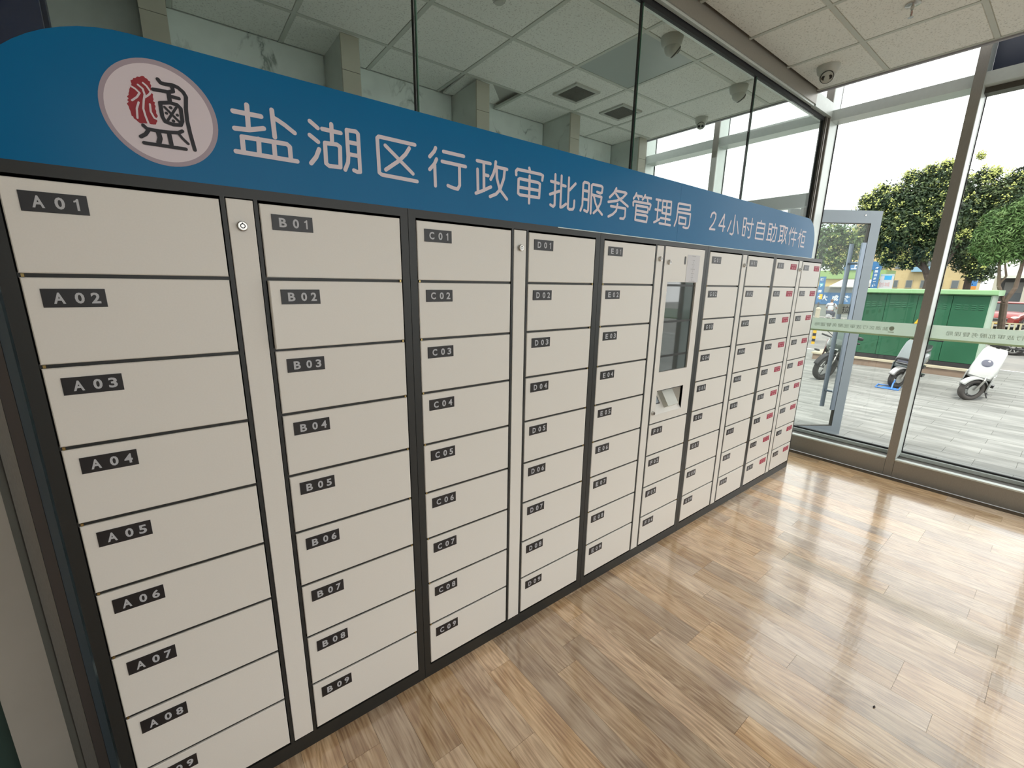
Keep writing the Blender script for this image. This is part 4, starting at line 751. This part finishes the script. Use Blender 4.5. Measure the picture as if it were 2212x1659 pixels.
# --- trees
def tree(name, label, base, trunk, lumps, leafmat, n, size, blossoms=0, seed=1, elong=1.6, droop=.3, barkc=(.06, .045, .035), grp=None):
    t = thing(name, label, 'tree', base, group=grp); rn = random.Random(seed); bx, by, bz = base
    bark = mat('bark %s' % (barkc,), barkc, .9, noise=.25, nscale=14)
    q = MB()
    for path, r0, r1 in trunk:
        k = len(path); q.tube([(p[0] - bx, p[1] - by, p[2] - bz) for p in path], [r0 + (r1 - r0) * i / (k - 1) for i in range(k)], 9)
    q.build('trunk', bark, t, True)
    tot = sum(l[3] ** 2 for l in lumps)
    V = []; F = []; BV = []; BF = []
    for l in lumps:
        cx, cy, cz, r_ = l[:4]; nn = int(n * r_ * r_ / tot)
        for _ in range(nn):
            d = Vector((rn.gauss(0, 1), rn.gauss(0, 1), rn.gauss(0, .9))).normalized(); rad = r_ * (rn.random() ** .33) * (1 + .18 * rn.gauss(0, 1) * .6)
            c = Vector((cx - bx, cy - by, cz - bz)) + d * rad
            up = (d * .6 + Vector((rn.gauss(0, .5), rn.gauss(0, .5), .5 + rn.gauss(0, .3)))).normalized(); s_ = size * rn.uniform(.6, 1.3)
            u = up.orthogonal().normalized(); u.rotate(Matrix.Rotation(rn.uniform(0, 2 * pi), 3, up)); v = up.cross(u); tip = u * s_ * elong * .5 - Vector((0, 0, droop * s_ * .5))
            b0 = len(V); V += [tuple(c - u * s_ * elong * .5), tuple(c + v * s_ * .32), tuple(c + tip), tuple(c - v * s_ * .32)]; F.append((b0, b0 + 1, b0 + 2, b0 + 3))
    me = bpy.data.meshes.new('foliage'); me.from_pydata(V, [], F); me.materials.append(leafmat); me.update()
    o = bpy.data.objects.new('foliage', me); COL.objects.link(o); o.parent = t; o['kind'] = 'stuff'
    if blossoms:
        q = MB()
        for _ in range(blossoms):
            l = rn.choice(lumps); d = Vector((-abs(rn.gauss(0, 1)) - .2, rn.gauss(0, 1), rn.gauss(.25, .8))).normalized(); c = Vector((l[0] - bx, l[1] - by, l[2] - bz)) + d * l[3] * rn.uniform(.92, 1.12)
            for _ in range(9):
                p_ = c + Vector((rn.gauss(0, .05), rn.gauss(0, .05), rn.gauss(0, .045))); s_ = rn.uniform(.015, .032)
                q.add([p_ + Vector((s_, 0, 0)), p_ + Vector((-s_ * .5, s_ * .9, 0)), p_ + Vector((-s_ * .5, -s_ * .9, 0)), p_ + Vector((0, 0, s_ * 1.4))], [(0, 1, 2), (0, 3, 1), (1, 3, 2), (2, 3, 0)])
        q.build('blossom_clusters', mat('pale yellow green blossom', (.36, .40, .11), .7), t, stuff=True)
    return t
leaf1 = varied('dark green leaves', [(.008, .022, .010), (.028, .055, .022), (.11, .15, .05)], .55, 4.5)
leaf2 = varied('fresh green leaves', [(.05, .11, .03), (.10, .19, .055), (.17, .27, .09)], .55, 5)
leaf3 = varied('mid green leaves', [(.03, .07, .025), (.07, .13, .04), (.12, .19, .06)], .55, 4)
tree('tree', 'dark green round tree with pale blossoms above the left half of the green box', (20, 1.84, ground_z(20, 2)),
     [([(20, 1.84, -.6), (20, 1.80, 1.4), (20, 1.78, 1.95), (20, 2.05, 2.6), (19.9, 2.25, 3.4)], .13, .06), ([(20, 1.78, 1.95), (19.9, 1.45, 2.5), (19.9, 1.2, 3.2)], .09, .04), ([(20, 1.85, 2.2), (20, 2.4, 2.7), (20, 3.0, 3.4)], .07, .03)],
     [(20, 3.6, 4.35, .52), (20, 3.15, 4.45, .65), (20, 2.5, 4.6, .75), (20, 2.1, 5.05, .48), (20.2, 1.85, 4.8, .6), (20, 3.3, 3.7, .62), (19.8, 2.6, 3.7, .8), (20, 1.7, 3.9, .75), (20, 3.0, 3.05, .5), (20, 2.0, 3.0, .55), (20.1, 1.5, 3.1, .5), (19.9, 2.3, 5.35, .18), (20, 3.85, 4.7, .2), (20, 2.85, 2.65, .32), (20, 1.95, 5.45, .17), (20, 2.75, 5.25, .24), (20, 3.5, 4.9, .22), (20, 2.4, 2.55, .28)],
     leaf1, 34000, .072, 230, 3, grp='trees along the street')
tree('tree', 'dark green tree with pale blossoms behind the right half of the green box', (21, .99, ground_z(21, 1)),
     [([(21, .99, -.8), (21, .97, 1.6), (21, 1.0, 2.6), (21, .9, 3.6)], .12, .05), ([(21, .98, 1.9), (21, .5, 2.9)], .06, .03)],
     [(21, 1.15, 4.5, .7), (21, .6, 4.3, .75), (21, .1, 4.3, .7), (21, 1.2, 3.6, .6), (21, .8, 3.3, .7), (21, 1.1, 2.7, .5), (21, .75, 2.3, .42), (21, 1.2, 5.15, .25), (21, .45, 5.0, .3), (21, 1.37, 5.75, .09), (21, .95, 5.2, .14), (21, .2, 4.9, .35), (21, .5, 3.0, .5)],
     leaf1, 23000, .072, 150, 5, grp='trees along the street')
tree('tree', 'hazy green tree with drooping crown seen through the open door', (22, 5.2, ground_z(22, 5)),
     [([(22, 5.9, -.8), (22, 5.8, 2.0), (22, 5.5, 3.4)], .14, .06)],
     [(22, 5.6, 3.6, .75), (22, 5.0, 3.7, .6), (22, 4.45, 3.55, .5), (22, 5.3, 2.9, .55), (22, 6.3, 3.7, .8), (22, 5.0, 2.75, .42), (22, 7.2, 3.5, .9), (22, 4.95, 2.4, .22), (22, 8.0, 3.9, 1.0), (22, 4.6, 3.0, .35)],
     leaf3, 15000, .09, 90, 8, grp='trees along the street')
tree('tree', 'slender forked tree with light green feathery leaves at the right side', (16.4, -.36, ZG),
     [([(16.4, -.36, -.36), (16.3, -.33, .72), (16, -.29, 1.38)], .075, .065), ([(16, -.29, 1.38), (16, -.40, 1.70), (16, -.41, 2.2), (16, -.35, 2.9)], .05, .025), ([(16, -.29, 1.38), (16, -.13, 1.75), (16, -.06, 2.2), (16, .05, 2.8)], .045, .02), ([(16, -.13, 1.8), (16, -.21, 1.98), (16, -.14, 2.25), (16, -.1, 2.6)], .025, .012)],
     [(16, .15, 3.25, .3), (16, -.15, 3.3, .38), (16, .3, 2.95, .24), (16, .0, 2.9, .42), (16, .38, 2.66, .17), (16, -.2, 2.65, .38), (16, .12, 2.5, .25), (16, -.5, 3.2, .5), (16, -.55, 2.7, .4), (16, -.7, 3.7, .5), (16, -.25, 3.65, .16)],
     leaf2, 26000, .038, 0, 9, elong=2.8, droop=.8, barkc=(.12, .085, .065), grp='trees along the street')

# --- cars
tyre_small = None
def car(label, loc, yaw, col, colname, L=4.4, suv=False, grp='cars beyond the plaza'):
    t = thing('car', label, 'car', loc, (0, 0, R(yaw)), grp); H = 1.75 if suv else 1.45; hw = .88
    paintm = mat(colname, col, .25, coat=.6, metal=.1)
    q = MB(); q.loft([(L / 2, 0, .52, hw * .75, .16), (L / 2 - .15, 0, .56, hw * .93, .27), (L / 2 - 1.0, 0, .62, hw, .34), (0, 0, .64, hw, .38), (-L / 2 + .6, 0, .66, hw, .38), (-L / 2 + .1, 0, .66, hw * .93, .30), (-L / 2, 0, .62, hw * .8, .18)], 24, 0, 4); q.build('body', paintm, t, True)
    q = MB().use(mat('dark car glass', (.02, .03, .03), .06)); q.prism([(L / 2 - 1.25, .93), (L / 2 - 1.95, H - .06), (-L / 2 + (.35 if suv else 1.1), H - .06), (-L / 2 + (.12 if suv else .45), .93)], 1, -hw * .80, hw * .80); q.build('windows', None, t)
    q = MB(); q.loft([(L / 2 - 1.9, 0, H - .06, hw * .70, .02), (L / 2 - 2.1, 0, H - .04, hw * .78, .05), (-L / 2 + (.5 if suv else 1.3), 0, H - .04, hw * .78, .05), (-L / 2 + (.3 if suv else 1.1), 0, H - .06, hw * .7, .02)], 18, 0, 4); q.build('roof', paintm, t, True)
    q = MB().use(mat('car grille', (.03, .03, .03), .3)).box(L / 2 - .04, L / 2 + .02, -.42, .42, .46, .62).use(mat('chrome trim', (.5, .5, .5), .2, metal=.8)).box(L / 2 - .03, L / 2 + .03, -.44, .44, .61, .64); q.box(L / 2 - .03, L / 2 + .03, -.44, .44, .45, .47); q.build('grille', None, t)
    for s_ in (1, -1): MB().loft([(L / 2 - .20, s_ * .66, .70, .15, .07), (L / 2 - .01, s_ * .62, .69, .11, .05)], 12, 0).build('headlight', mat('clear lamp', (.55, .57, .55), .1), t, True)
    for x_ in (L / 2 - .85, -L / 2 + .85):
        for s_ in (1, -1):
            q = MB().use(rubber); q.torus((x_, s_ * hw * .93, .32), (0, 1, 0), .26, .062, 26, 8, 1.4); w_ = q.build('wheel', None, t, True)
            q = MB().use(mat('alloy rim', (.42, .42, .40), .3, metal=.5)); q.torus((x_, s_ * hw * .99, .32), (0, 1, 0), .205, .012, 24, 6); q.cyl((x_, s_ * hw * .97, .32), (x_, s_ * hw * 1.01, .32), .04)
            for k in range(10): q.cyl((x_, s_ * hw * .99, .32), (x_ + .2 * cos(k * pi / 5), s_ * hw * .99, .32 + .2 * sin(k * pi / 5)), .012, .016, 5)
            q.use(dark_plastic).cyl((x_, s_ * hw * .90, .32), (x_, s_ * hw * .95, .32), .20, n=20); q.build('rim', None, w_)
    q = MB().use(mat('number board', (.60, .40, .05), .5)).box(L / 2 + .02, L / 2 + .03, -.22, .22, .34, .43); q.build('licence_plate', None, t)
    return t
car('white car parked side-on behind the white scooter', (27.2, -1.45, ground_z(27.2, -1)), 92, (.45, .45, .44), 'white car paint')
car('red car partly behind the forked tree trunk', (36.5, .98, ground_z(38, 1)), 175, (.22, .03, .025), 'red car paint', 4.0)
car('dark grey sedan facing the plaza right of the forked tree', (36.0, -1.15, ground_z(36, 1)), 181, (.03, .035, .04), 'dark grey car paint')
car('white and red hatchback at the right edge of the green box', (36.6, 3.1, ground_z(38, 1)), 178, (.30, .12, .11), 'faded red car paint', 3.6)
car('black estate car behind the white-shirted rider', (55, 15.0, ground_z(55, 15)), 95, (.015, .017, .02), 'black car paint', 4.4, True)

# --- rider in a white shirt seen from behind
pr = thing('person', 'person in a white shirt riding away on a small scooter, seen from behind', 'person', (37, 9.3, ground_z(37, 9.3)))
def skin(name, pts, edges, radii, m_, parent, label=None):
    me = bpy.data.meshes.new(name); me.from_pydata(pts, edges, []); me.materials.append(m_); o = bpy.data.objects.new(name, me); COL.objects.link(o); o.parent = parent
    md = o.modifiers.new('skin', 'SKIN'); md.use_smooth_shade = True; sv = me.skin_vertices[0].data
    for i, r_ in enumerate(radii): sv[i].radius = r_ if isinstance(r_, tuple) else (r_, r_); sv[i].use_root = (i == 0)
    o.modifiers.new('sub', 'SUBSURF').levels = 2; o.modifiers['sub'].render_levels = 2
    if label: o['label'] = label
    return o
skin_m = mat('skin', (.32, .18, .12), .6)
P = [(0, 0, .82), (.03, 0, 1.05), (.05, 0, 1.28), (.06, 0, 1.40), (.08, 0, 1.47), (.09, 0, 1.60),
     (.05, .20, 1.36), (.18, .30, 1.12), (.45, .30, 1.05), (.05, -.20, 1.36), (.18, -.30, 1.12), (.45, -.30, 1.05),
     (.02, .12, .80), (.40, .16, .78), (.38, .14, .40), (.46, .14, .36), (.02, -.12, .80), (.40, -.16, .78), (.38, -.14, .40), (.46, -.14, .36)]
E_ = [(0, 1), (1, 2), (2, 3), (3, 4), (4, 5), (3, 6), (6, 7), (7, 8), (3, 9), (9, 10), (10, 11), (0, 12), (12, 13), (13, 14), (14, 15), (0, 16), (16, 17), (17, 18), (18, 19)]
skin('body', P, E_, [.15, .14, .17, .10, .055, .10, .07, .05, .035, .07, .05, .035, .10, .075, .05, .045, .10, .075, .05, .045], skin_m, pr)
skin('shirt', [(0, 0, .86), (.03, 0, 1.06), (.05, 0, 1.28), (.05, 0, 1.40), (.05, .21, 1.36), (.15, .29, 1.18), (.05, -.21, 1.36), (.15, -.29, 1.18)], [(0, 1), (1, 2), (2, 3), (3, 4), (4, 5), (3, 6), (6, 7)], [.19, .18, .21, .11, .09, .075, .09, .075], mat('white shirt', (.42, .43, .46), .8), pr, 'white short sleeved shirt')
skin('trousers', [(0, 0, .80), (.02, .12, .78), (.40, .16, .77), (.38, .14, .42), (.02, -.12, .78), (.40, -.16, .77), (.38, -.14, .42)], [(0, 1), (1, 2), (2, 3), (0, 4), (4, 5), (5, 6)], [.16, .12, .09, .07, .12, .09, .07], mat('dark blue trousers', (.03, .035, .06), .8), pr)
MB().sphere((.085, 0, 1.62), .115, sc=(1, .85, .95)).build('hair', mat('brown hair', (.09, .06, .045), .8), pr, True)
rd = thing('scooter', 'small pale scooter ridden by the person in the white shirt', 'scooter', (37, 9.3, ground_z(37, 9.3)))
ty, ri, br = wheel_meshes(.21, .09, mat('grey rim', (.12, .12, .12), .4, metal=.5)); put(ty, 'rear_wheel', rd, (-.25, 0, .21)); put(ty, 'front_wheel', rd, (.95, 0, .21))
q = MB(); q.loft([(-.40, 0, .60, .07, .10), (-.2, 0, .55, .13, .16), (.15, 0, .52, .14, .15), (.3, 0, .40, .12, .08)], 16, 0); q.box(.25, .75, -.12, .12, .26, .34); q.build('rear_body', mat('pale scooter paint', (.35, .36, .38), .3), rd, True)
MB().loft([(-.25, 0, .72, .1, .04), (.2, 0, .71, .12, .04)], 14, 0).build('seat', mat('black bodywork', (.012, .012, .014), .35), rd, True)
q = MB(); q.tube([(.92, 0, .25), (.62, 0, 1.0)], .03, 8); q.tube([(.56, -.3, 1.03), (.62, 0, 1.0), (.56, .3, 1.03)], .015, 8); q.build('handlebar', mat('black bodywork', (.012, .012, .014), .35), rd, True)

# --- bollards, fence
q = MB()
for k in range(6): q.use(mat('signal yellow', (.62, .38, .02), .6) if k % 2 == 0 else ink).cyl((0, 0, k * .11), (0, 0, (k + 1) * .11), .058, n=14)
tag(q.build('bollard', None), 'yellow and black striped bollard behind the motorcycle', 'bollard').location = (20.0, 4.72, ground_z(20, 4.7))
q = MB().use(mat('cream concrete', (.40, .36, .27), .8)); q.cyl((0, 0, 0), (0, 0, 1.45), .10, n=14); q.sphere((0, 0, 1.45), .11)
tag(q.build('post', None), 'cream round-topped post left of the rider', 'post').location = (25.6, 6.48, ground_z(25.6, 6.4))
def rail_fence(label, x, y0, y1, z, h, m_, step=.36):
    t = thing('fence', label, 'fence', (x, y0, z)); L = y1 - y0
    for zz in (.12, h * .55, h - .04): MB().box(-.02, .02, 0, L, zz, zz + .045).build('rail', m_, t)
    n = int(L / step); pm_ = MB().box(-.022, .022, -.03, .03, 0, h).mesh('picket', m_)
    for k in range(n + 1): put(pm_, 'picket', t, (0, k * step, 0))
    return t
rail_fence('cream railing fence on the street behind the right tree', 30, -2.2, 2.8, ground_z(30, 0) - .1, .95, mat('cream railing paint', (.40, .37, .24), .6), .17)
rail_fence('low pale railing fence behind the motorcycle', 34, 5.5, 11.5, ground_z(34, 8), .65, mat('pale railing paint', (.36, .35, .33), .6), .35)

# --- buildings
f60 = (60 - .29) / (45 - .29)
def b60(y, z): return (-1.395 + (y + 1.395) * f60, 1.65 + (z - 1.65) * f60)
yb = thing('building', 'pale yellow apartment building between the trees', 'building', (60, 9, -1))
MB().box(0, 8, -3.6, 6.0, 0, 10).build('wall', mat('pale yellow render', (.42, .34, .18), .85, noise=.06, nscale=.6), yb)
for r_ in range(4):
    for c in range(8):
        y_ = -3.0 + c * 1.12; z_ = 2.75 + r_ * 1.9
        f_ = MB().box(-.06, .02, y_, y_ + .55, z_, z_ + .8).build('window', mat('window surround', (.30, .27, .20), .7), yb)
        MB().box(-.07, -.055, y_ + .05, y_ + .5, z_ + .05, z_ + .75).build('pane', mat('far dark pane', (.10, .12, .13), .2), f_)
q = MB(); q.box(-.5, 0, -.9, .6, 4.35, 4.9); q.build('balcony', mat('blue grey balcony', (.18, .32, .42), .6), yb)
MB().box(-.3, 0, -4.2, -3.7, 3.0, 4.4).build('hoarding', mat('blue hoarding', (.04, .16, .38), .6), yb); MB().box(-.3, 0, -4.2, -3.4, 2.4, 3.0).build('hoarding', mat('orange hoarding', (.48, .20, .03), .6), yb)
rb = thing('building', 'grey concrete building with white roof slab and dark shopfront at the right', 'building', (44, 1.2, -1))
conc = mat('pale concrete', (.36, .35, .29), .85)
MB().box(1.2, 6, -3.5, 1.3, 0, 3.5).build('wall', mat('dark recess', (.07, .07, .07), .7), rb)
MB().box(0, 6, -4.0, 1.45, 3.45, 3.62).build('roof_slab', mat('white slab', (.45, .47, .42), .7), rb)
for y_ in (1.05, -.32, -1.7, -3.0): MB().box(0, .4, y_ - .14, y_ + .14, 0, 3.45).build('pillar', conc, rb)
for y_ in (.2, -1.1): 
    f_ = MB().box(1.1, 1.2, y_ - .45, y_ + .55, 1.0, 3.2).build('window', mat('grey frame', (.2, .2, .19), .6), rb); MB().box(1.05, 1.12, y_ - .40, y_ + .5, 1.4, 2.5).build('pane', mat('far dark pane', (.10, .12, .13), .2), f_)
MB().box(.3, .5, -3.2, 1.0, .9, 1.3).build('parapet', conc, rb)
wb = MB().box(3, 9, -3, 1.2, 3.62, 6.5).build('upper_storey', mat('white upper wall', (.50, .50, .48), .8), rb)
blue = mat('blue sign panel', (.025, .12, .27), .5); wt = mat('white sign lettering', (.60, .64, .66), .6)
v1 = thing('sign', 'tall narrow blue sign with white characters above the green box', 'sign', (30, 5.50, -.85))
MB().box(0, .1, -.14, .14, 2.5, 3.65).build('panel', blue, v1); MB().box(.02, .08, -.04, .04, 0, 2.5).build('post', alu_dark, v1)
q = MB().use(wt)
for k, ch in enumerate('才国云政管理'): put_text(q, ch, .01, 3.56 - k * .185, .13, -.004, bold=.03, axis='y')
q.build('lettering', None, v1)
v2 = thing('billboard', 'white and light blue billboard right of the tall blue sign', 'billboard', (30.2, 5.06, -.85))
MB().box(0, .1, -.27, .28, 2.4, 3.25).build('panel', mat('white billboard', (.42, .44, .46), .6), v2); MB().box(.02, .08, -.05, .05, 0, 2.4).build('post', alu_dark, v2)
MB().box(-.004, 0, -.20, .10, 2.95, 3.16).build('blue_field', mat('bright blue print', (.02, .28, .55), .5), v2); MB().box(-.003, 0, -.26, .27, 3.16, 3.22).build('blue_line', mat('pale cyan print', (.25, .42, .48), .5), v2)
q = MB().use(mat('pale red print', (.45, .25, .25), .6)); put_text(q, '创城', .06, 2.72, .22, -.004, axis='y'); q.build('lettering', None, v2)
lb = thing('building', 'long low yellow and grey building with a blue banner on its wall', 'building', (42, 11, -1))
MB().box(0, 6, -2.2, 5, 0, 2.75).build('wall', mat('grey wall', (.20, .22, .20), .8), lb)
q = MB(); q.prism([(-.4, 2.7), (-.4, 2.78), (2.5, 3.35), (3, 2.7)], 1, -2.2, .0); q.build('canopy_roof', mat('white sheet roof', (.42, .42, .40), .6), lb)
MB().box(3.2, 6, -2.6, 5, 2.7, 3.45).build('yellow_storey', mat('ochre render', (.46, .36, .16), .8), lb); MB().box(3.0, 6, -2.6, 5, 3.40, 4.1).build('green_roof', mat('pale green roof', (.20, .31, .12), .8), lb)
MB().box(2.9, 3.1, -2.3, .2, 4.1, 4.75).build('upper_sign', blue, lb); MB().box(2.9, 5, -3, 1, 4.75, 6.4).build('upper_wall', mat('ochre render', (.46, .36, .16), .8), lb)
q = MB().use(wt); put_text(q, '上', -.6, 4.42, .5, 2.88, bold=.03, axis='y'); put_text(q, '国', -1.45, 4.42, .5, 2.88, bold=.03, axis='y'); q.build('upper_lettering', None, lb)
MB().box(-.06, 0, -2.2, .9, 1.35, 2.28).build('banner', blue, lb)
q = MB().use(wt)
for k, ch in enumerate('大成致美'): put_text(q, ch, .28 - k * .72, 1.86, .46, -.075, bold=.035, axis='y')
q.build('banner_lettering', None, lb)
v3 = thing('sign', 'narrow blue and yellow sign post at the far left of the street', 'sign', (41, 11.35, -1))
MB().box(0, .15, -.2, .18, 1.5, 3.5).build('panel', blue, v3); MB().box(-.01, 0, -.2, .02, 1.75, 2.15).build('yellow_field', mat('signal yellow', (.62, .38, .02), .6), v3); MB().box(-.01, 0, -.12, .12, 2.75, 3.0).build('teal_field', mat('teal print', (.03, .28, .34), .6), v3); MB().box(.03, .1, -.05, .05, 0, 1.5).build('post', alu_dark, v3)
q = MB().use(wt)
for k, ch in enumerate('城下国展'): put_text(q, ch, .02, 3.28 - k * .46, .22, -.012, bold=.03, axis='y')
q.build('lettering', None, v3)

# ================================================================ CEILING FITTINGS
def dome_camera(label, x, y, face, r=.062):
    t = thing('security_camera', label, 'camera', (x, y, ZC), (0, 0, face), 'white dome cameras on the ceiling')
    MB().lathe((0, 0, 0), (0, 0, -1), [(0, r), (.012, r), (.045, r * .88), (.060, r * .66)], 28).build('housing', plastic, t, True)
    MB().sphere((.006, 0, -.062), r * .72).build('eyeball', plastic, t, True)
    n = Vector((.80, 0, -.60)); c = Vector((.006, 0, -.062)) + n * r * .56
    q = MB().use(dark_plastic).lathe(c - n * .010, n, [(0, r * .58), (.008, r * .57)], 24); q.use(plastic).lathe(c - n * .002, n, [(0, r * .52), (.006, r * .50)], 24); f_ = q.build('front_plate', None, t, True)
    q = MB().use(dark_plastic)
    for s_ in (1, -1): q.lathe(c + Vector((0, s_ * r * .25, 0)) + n * .004, n, [(0, r * .20), (.004, r * .19)], 16)
    q.build('lens', None, f_)
    return t
dome_camera('white dome camera with two lenses facing the room by the window wall', 4.38, .085, math.atan2(-1.3, -4.0), .075)
dome_camera('white dome camera behind the glass turned away, nearest to the beam', 3.14, .60, math.atan2(-.5, 1), .072)
dome_camera('white dome camera behind the glass turned away, by the third glass joint', 4.21, .665, math.atan2(-.4, 1), .072)
dome_camera('small white dome camera behind the glass at the far ceiling edge', 4.63, 1.225, math.atan2(-2.6, -4.3), .06)
t = thing('smoke_detector', 'white smoke detector on the ceiling behind the glass, at the top edge', 'detector', (1.965, .945, ZC))
MB().lathe((0, 0, 0), (0, 0, -1), [(0, .058), (.020, .058), (.026, .046), (.046, .040), (.064, .026), (.066, .0)], 28).build('body', plastic, t, True)
q = MB().use(dark_plastic)
for k in range(10): a_ = 2 * pi * k / 10; q.add([(.0425 * cos(a_ + d_), .0425 * sin(a_ + d_), -z_) for d_, z_ in ((-.16, .034), (.16, .034), (.16, .038), (-.16, .038))], [(0, 1, 2, 3)]); q.add([(.0375 * cos(a_ + d_), .0375 * sin(a_ + d_), -z_) for d_, z_ in ((-.16, .048), (.16, .048), (.16, .053), (-.16, .053))], [(0, 1, 2, 3)])
q.build('vent_slots', None, t)
t = thing('sprinkler', 'chrome ceiling sprinkler near the top right', 'sprinkler', (3.90, -.475, ZC))
MB().lathe((0, 0, 0), (0, 0, -1), [(0, .038), (.006, .037), (.012, .020), (.014, .012)], 24).build('escutcheon', chrome, t, True)
q = MB(); q.cyl((0, 0, -.01), (0, 0, -.03), .010, .008); 
for s_ in (1, -1): q.tube([(0, 0, -.03), (s_ * .013, 0, -.042), (s_ * .011, 0, -.058), (0, 0, -.068)], .003, 6)
q.cyl((0, 0, -.068), (0, 0, -.070), .014); q.build('frame_arms', chrome, t, True)
MB().cyl((0, 0, -.032), (0, 0, -.064), .0025).build('glass_bulb', mat('red bulb', (.35, .03, .02), .2), t)
def vent(label, x0, x1, y0, y1):
    t = thing('ceiling_vent', label, 'vent', ((x0 + x1) / 2, (y0 + y1) / 2, ZC), group='square air vents behind the glass')
    hx, hy = (x1 - x0) / 2, (y1 - y0) / 2; q = MB().use(plastic)
    for a in ((-hx, hx, -hy, -hy + .028), (-hx, hx, hy - .028, hy), (-hx, -hx + .028, -hy + .028, hy - .028), (hx - .028, hx, -hy + .028, hy - .028)): q.box(a[0], a[1], a[2], a[3], -.014, .0)
    q.build('frame', None, t)
    MB().box(-hx + .028, hx - .028, -hy + .028, hy - .028, -.001, .0).build('backing', mat('dark duct', (.05, .05, .045), .8), t)
    q = MB(); n = 18
    for k in range(n): x = -hx + .03 + (2 * hx - .06) * k / (n - 1); q.box(x - .0022, x + .0022, -hy + .028, hy - .028, -.011, -.002)
    q.build('fins', mat('grey vent fins', (.20, .20, .19), .5), t)
vent('square ceiling vent behind the glass, nearer to the viewer', 3.125, 3.415, 1.465, 1.755)
vent('square ceiling vent behind the glass, nearer to the window', 3.755, 4.040, 1.49, 1.78)
q = MB().use(mat('milky acrylic light panel', (.42, .47, .46), .35)).box(2.943 + .014, 3.5575 - .014, .684, 1.276, ZC + .001, ZC + .006).use(gasket).box(2.943 + .008, 3.5575 - .008, .678, .684, ZC, ZC + .01)
tag(q.build('light_panel', None), 'unlit milky square light panel in the ceiling behind the glass', 'light')
# loose ceiling tile sagging beside the second pilaster
q = MB(); q.box(-.29, .29, -.20, .20, 0, .014); o = q.build('ceiling_tile', tile_m, ceiling); o.location = (2.66, 2.14, ZC + .035); o.rotation_euler = (R(-7), R(-6), R(4))
MB().box(2.33, 2.94, 1.95, 2.36, ZC + .12, ZC + .13).build('plenum_timber', mat('brown plywood', (.16, .11, .06), .8), ceiling)

# ================================================================ LEFT OF THE LOCKERS
bn = thing('banner_board', 'dark blue printed board behind the glass left of the lockers', 'board', (-.35, .52, 0))
MB().box(-.55, .445, 0, .02, .30, 2.9).build('board', mat('navy blue print', (.006, .016, .075), .4), bn)
pb = mat('pale blue grey print', (.07, .13, .15), .45)
MB().box(-.55, .445, -.003, .0, 1.17, 1.33).build('print_band', pb, bn); MB().box(-.55, .285, -.003, 0, .38, 1.17).build('print_band', mat('pale print field', (.16, .20, .19), .45), bn)
MB().box(.285, .445, -.0025, 0, .40, 1.02).build('print_field', mat('deep blue print', (.010, .04, .085), .45), bn); MB().box(.285, .445, -.0028, 0, .34, .46).build('print_foot', mat('pale print field', (.16, .20, .19), .45), bn)
q = MB(); q.use(alu).box(-.138, -.112, .30, .345, 0, 3.13); q.use(mat('brown grey post', (.13, .11, .10), .5)).box(-.112, -.088, .305, .345, 0, 3.13); q.use(mat('blue grey sheen strip', (.12, .16, .19), .3)).box(-.088, -.070, .31, .345, 0, 3.13); q.struct('trim_23')
MB().box(-.245, -.14, .24, .34, 0, ZC).struct('trim_24', mat('beige wall end', (.42, .395, .35), .6, noise=.03, nscale=8))
MB().box(-2.2, -.246, .28, .33, 0, ZC).struct('wall_partition', mat('dark green board', (.035, .065, .055), .5))
MB().box(-.36, .10, .60, .64, 1.5, 3.2).struct('trim_25', mat('navy column', (.010, .016, .05), .5))
q = MB(); q.loft([(0, 0, 0, .085, .05), (.26, 0, 0, .08, .045), (.275, 0, 0, .06, .03)], 16, 2, 5); b_ = q.build('black_bag', mat('black fabric', (.006, .006, .007), .8), None, True)
tag(b_, 'black bag on the floor left of the lockers behind the glass', 'bag').location = (.0, .44, 0)
q = MB(); pts = [(.035 * cos(a) + .02, .0, .06 + .05 * sin(a)) for a in [R(200 - 15 * k) for k in range(20)]]; q.tube(pts, .009, 8)
tag(q.build('white_cable', mat('white cable sheath', (.45, .43, .40), .5), None, True), 'curled white cable by the black bag at the lower left', 'cable').location = (-.055, .375, 0)
q = MB(); q.tube([(-.01, 0, .30), (-.03, -.005, .25), (-.035, -.005, .20), (-.02, 0, .16)], .006, 8)
tag(q.build('dark_cable', dark_plastic, None, True), 'short dark cable hanging above the curled white cable', 'cable').location = (-.075, .372, 0)
# specks on the floor
q = MB(); q.loft([(-.008, 0, .0012, .001, .0008), (0, 0, .0016, .0042, .0014), (.009, 0, .0012, .001, .0008)], 10, 0, 2)
tag(q.build('dry_leaf', mat('dark leaf scrap', (.04, .03, .03), .8)), 'tiny dark scrap lying on the wooden floor at the lower right', 'scrap').location = (2.32, -1.20, .0005)
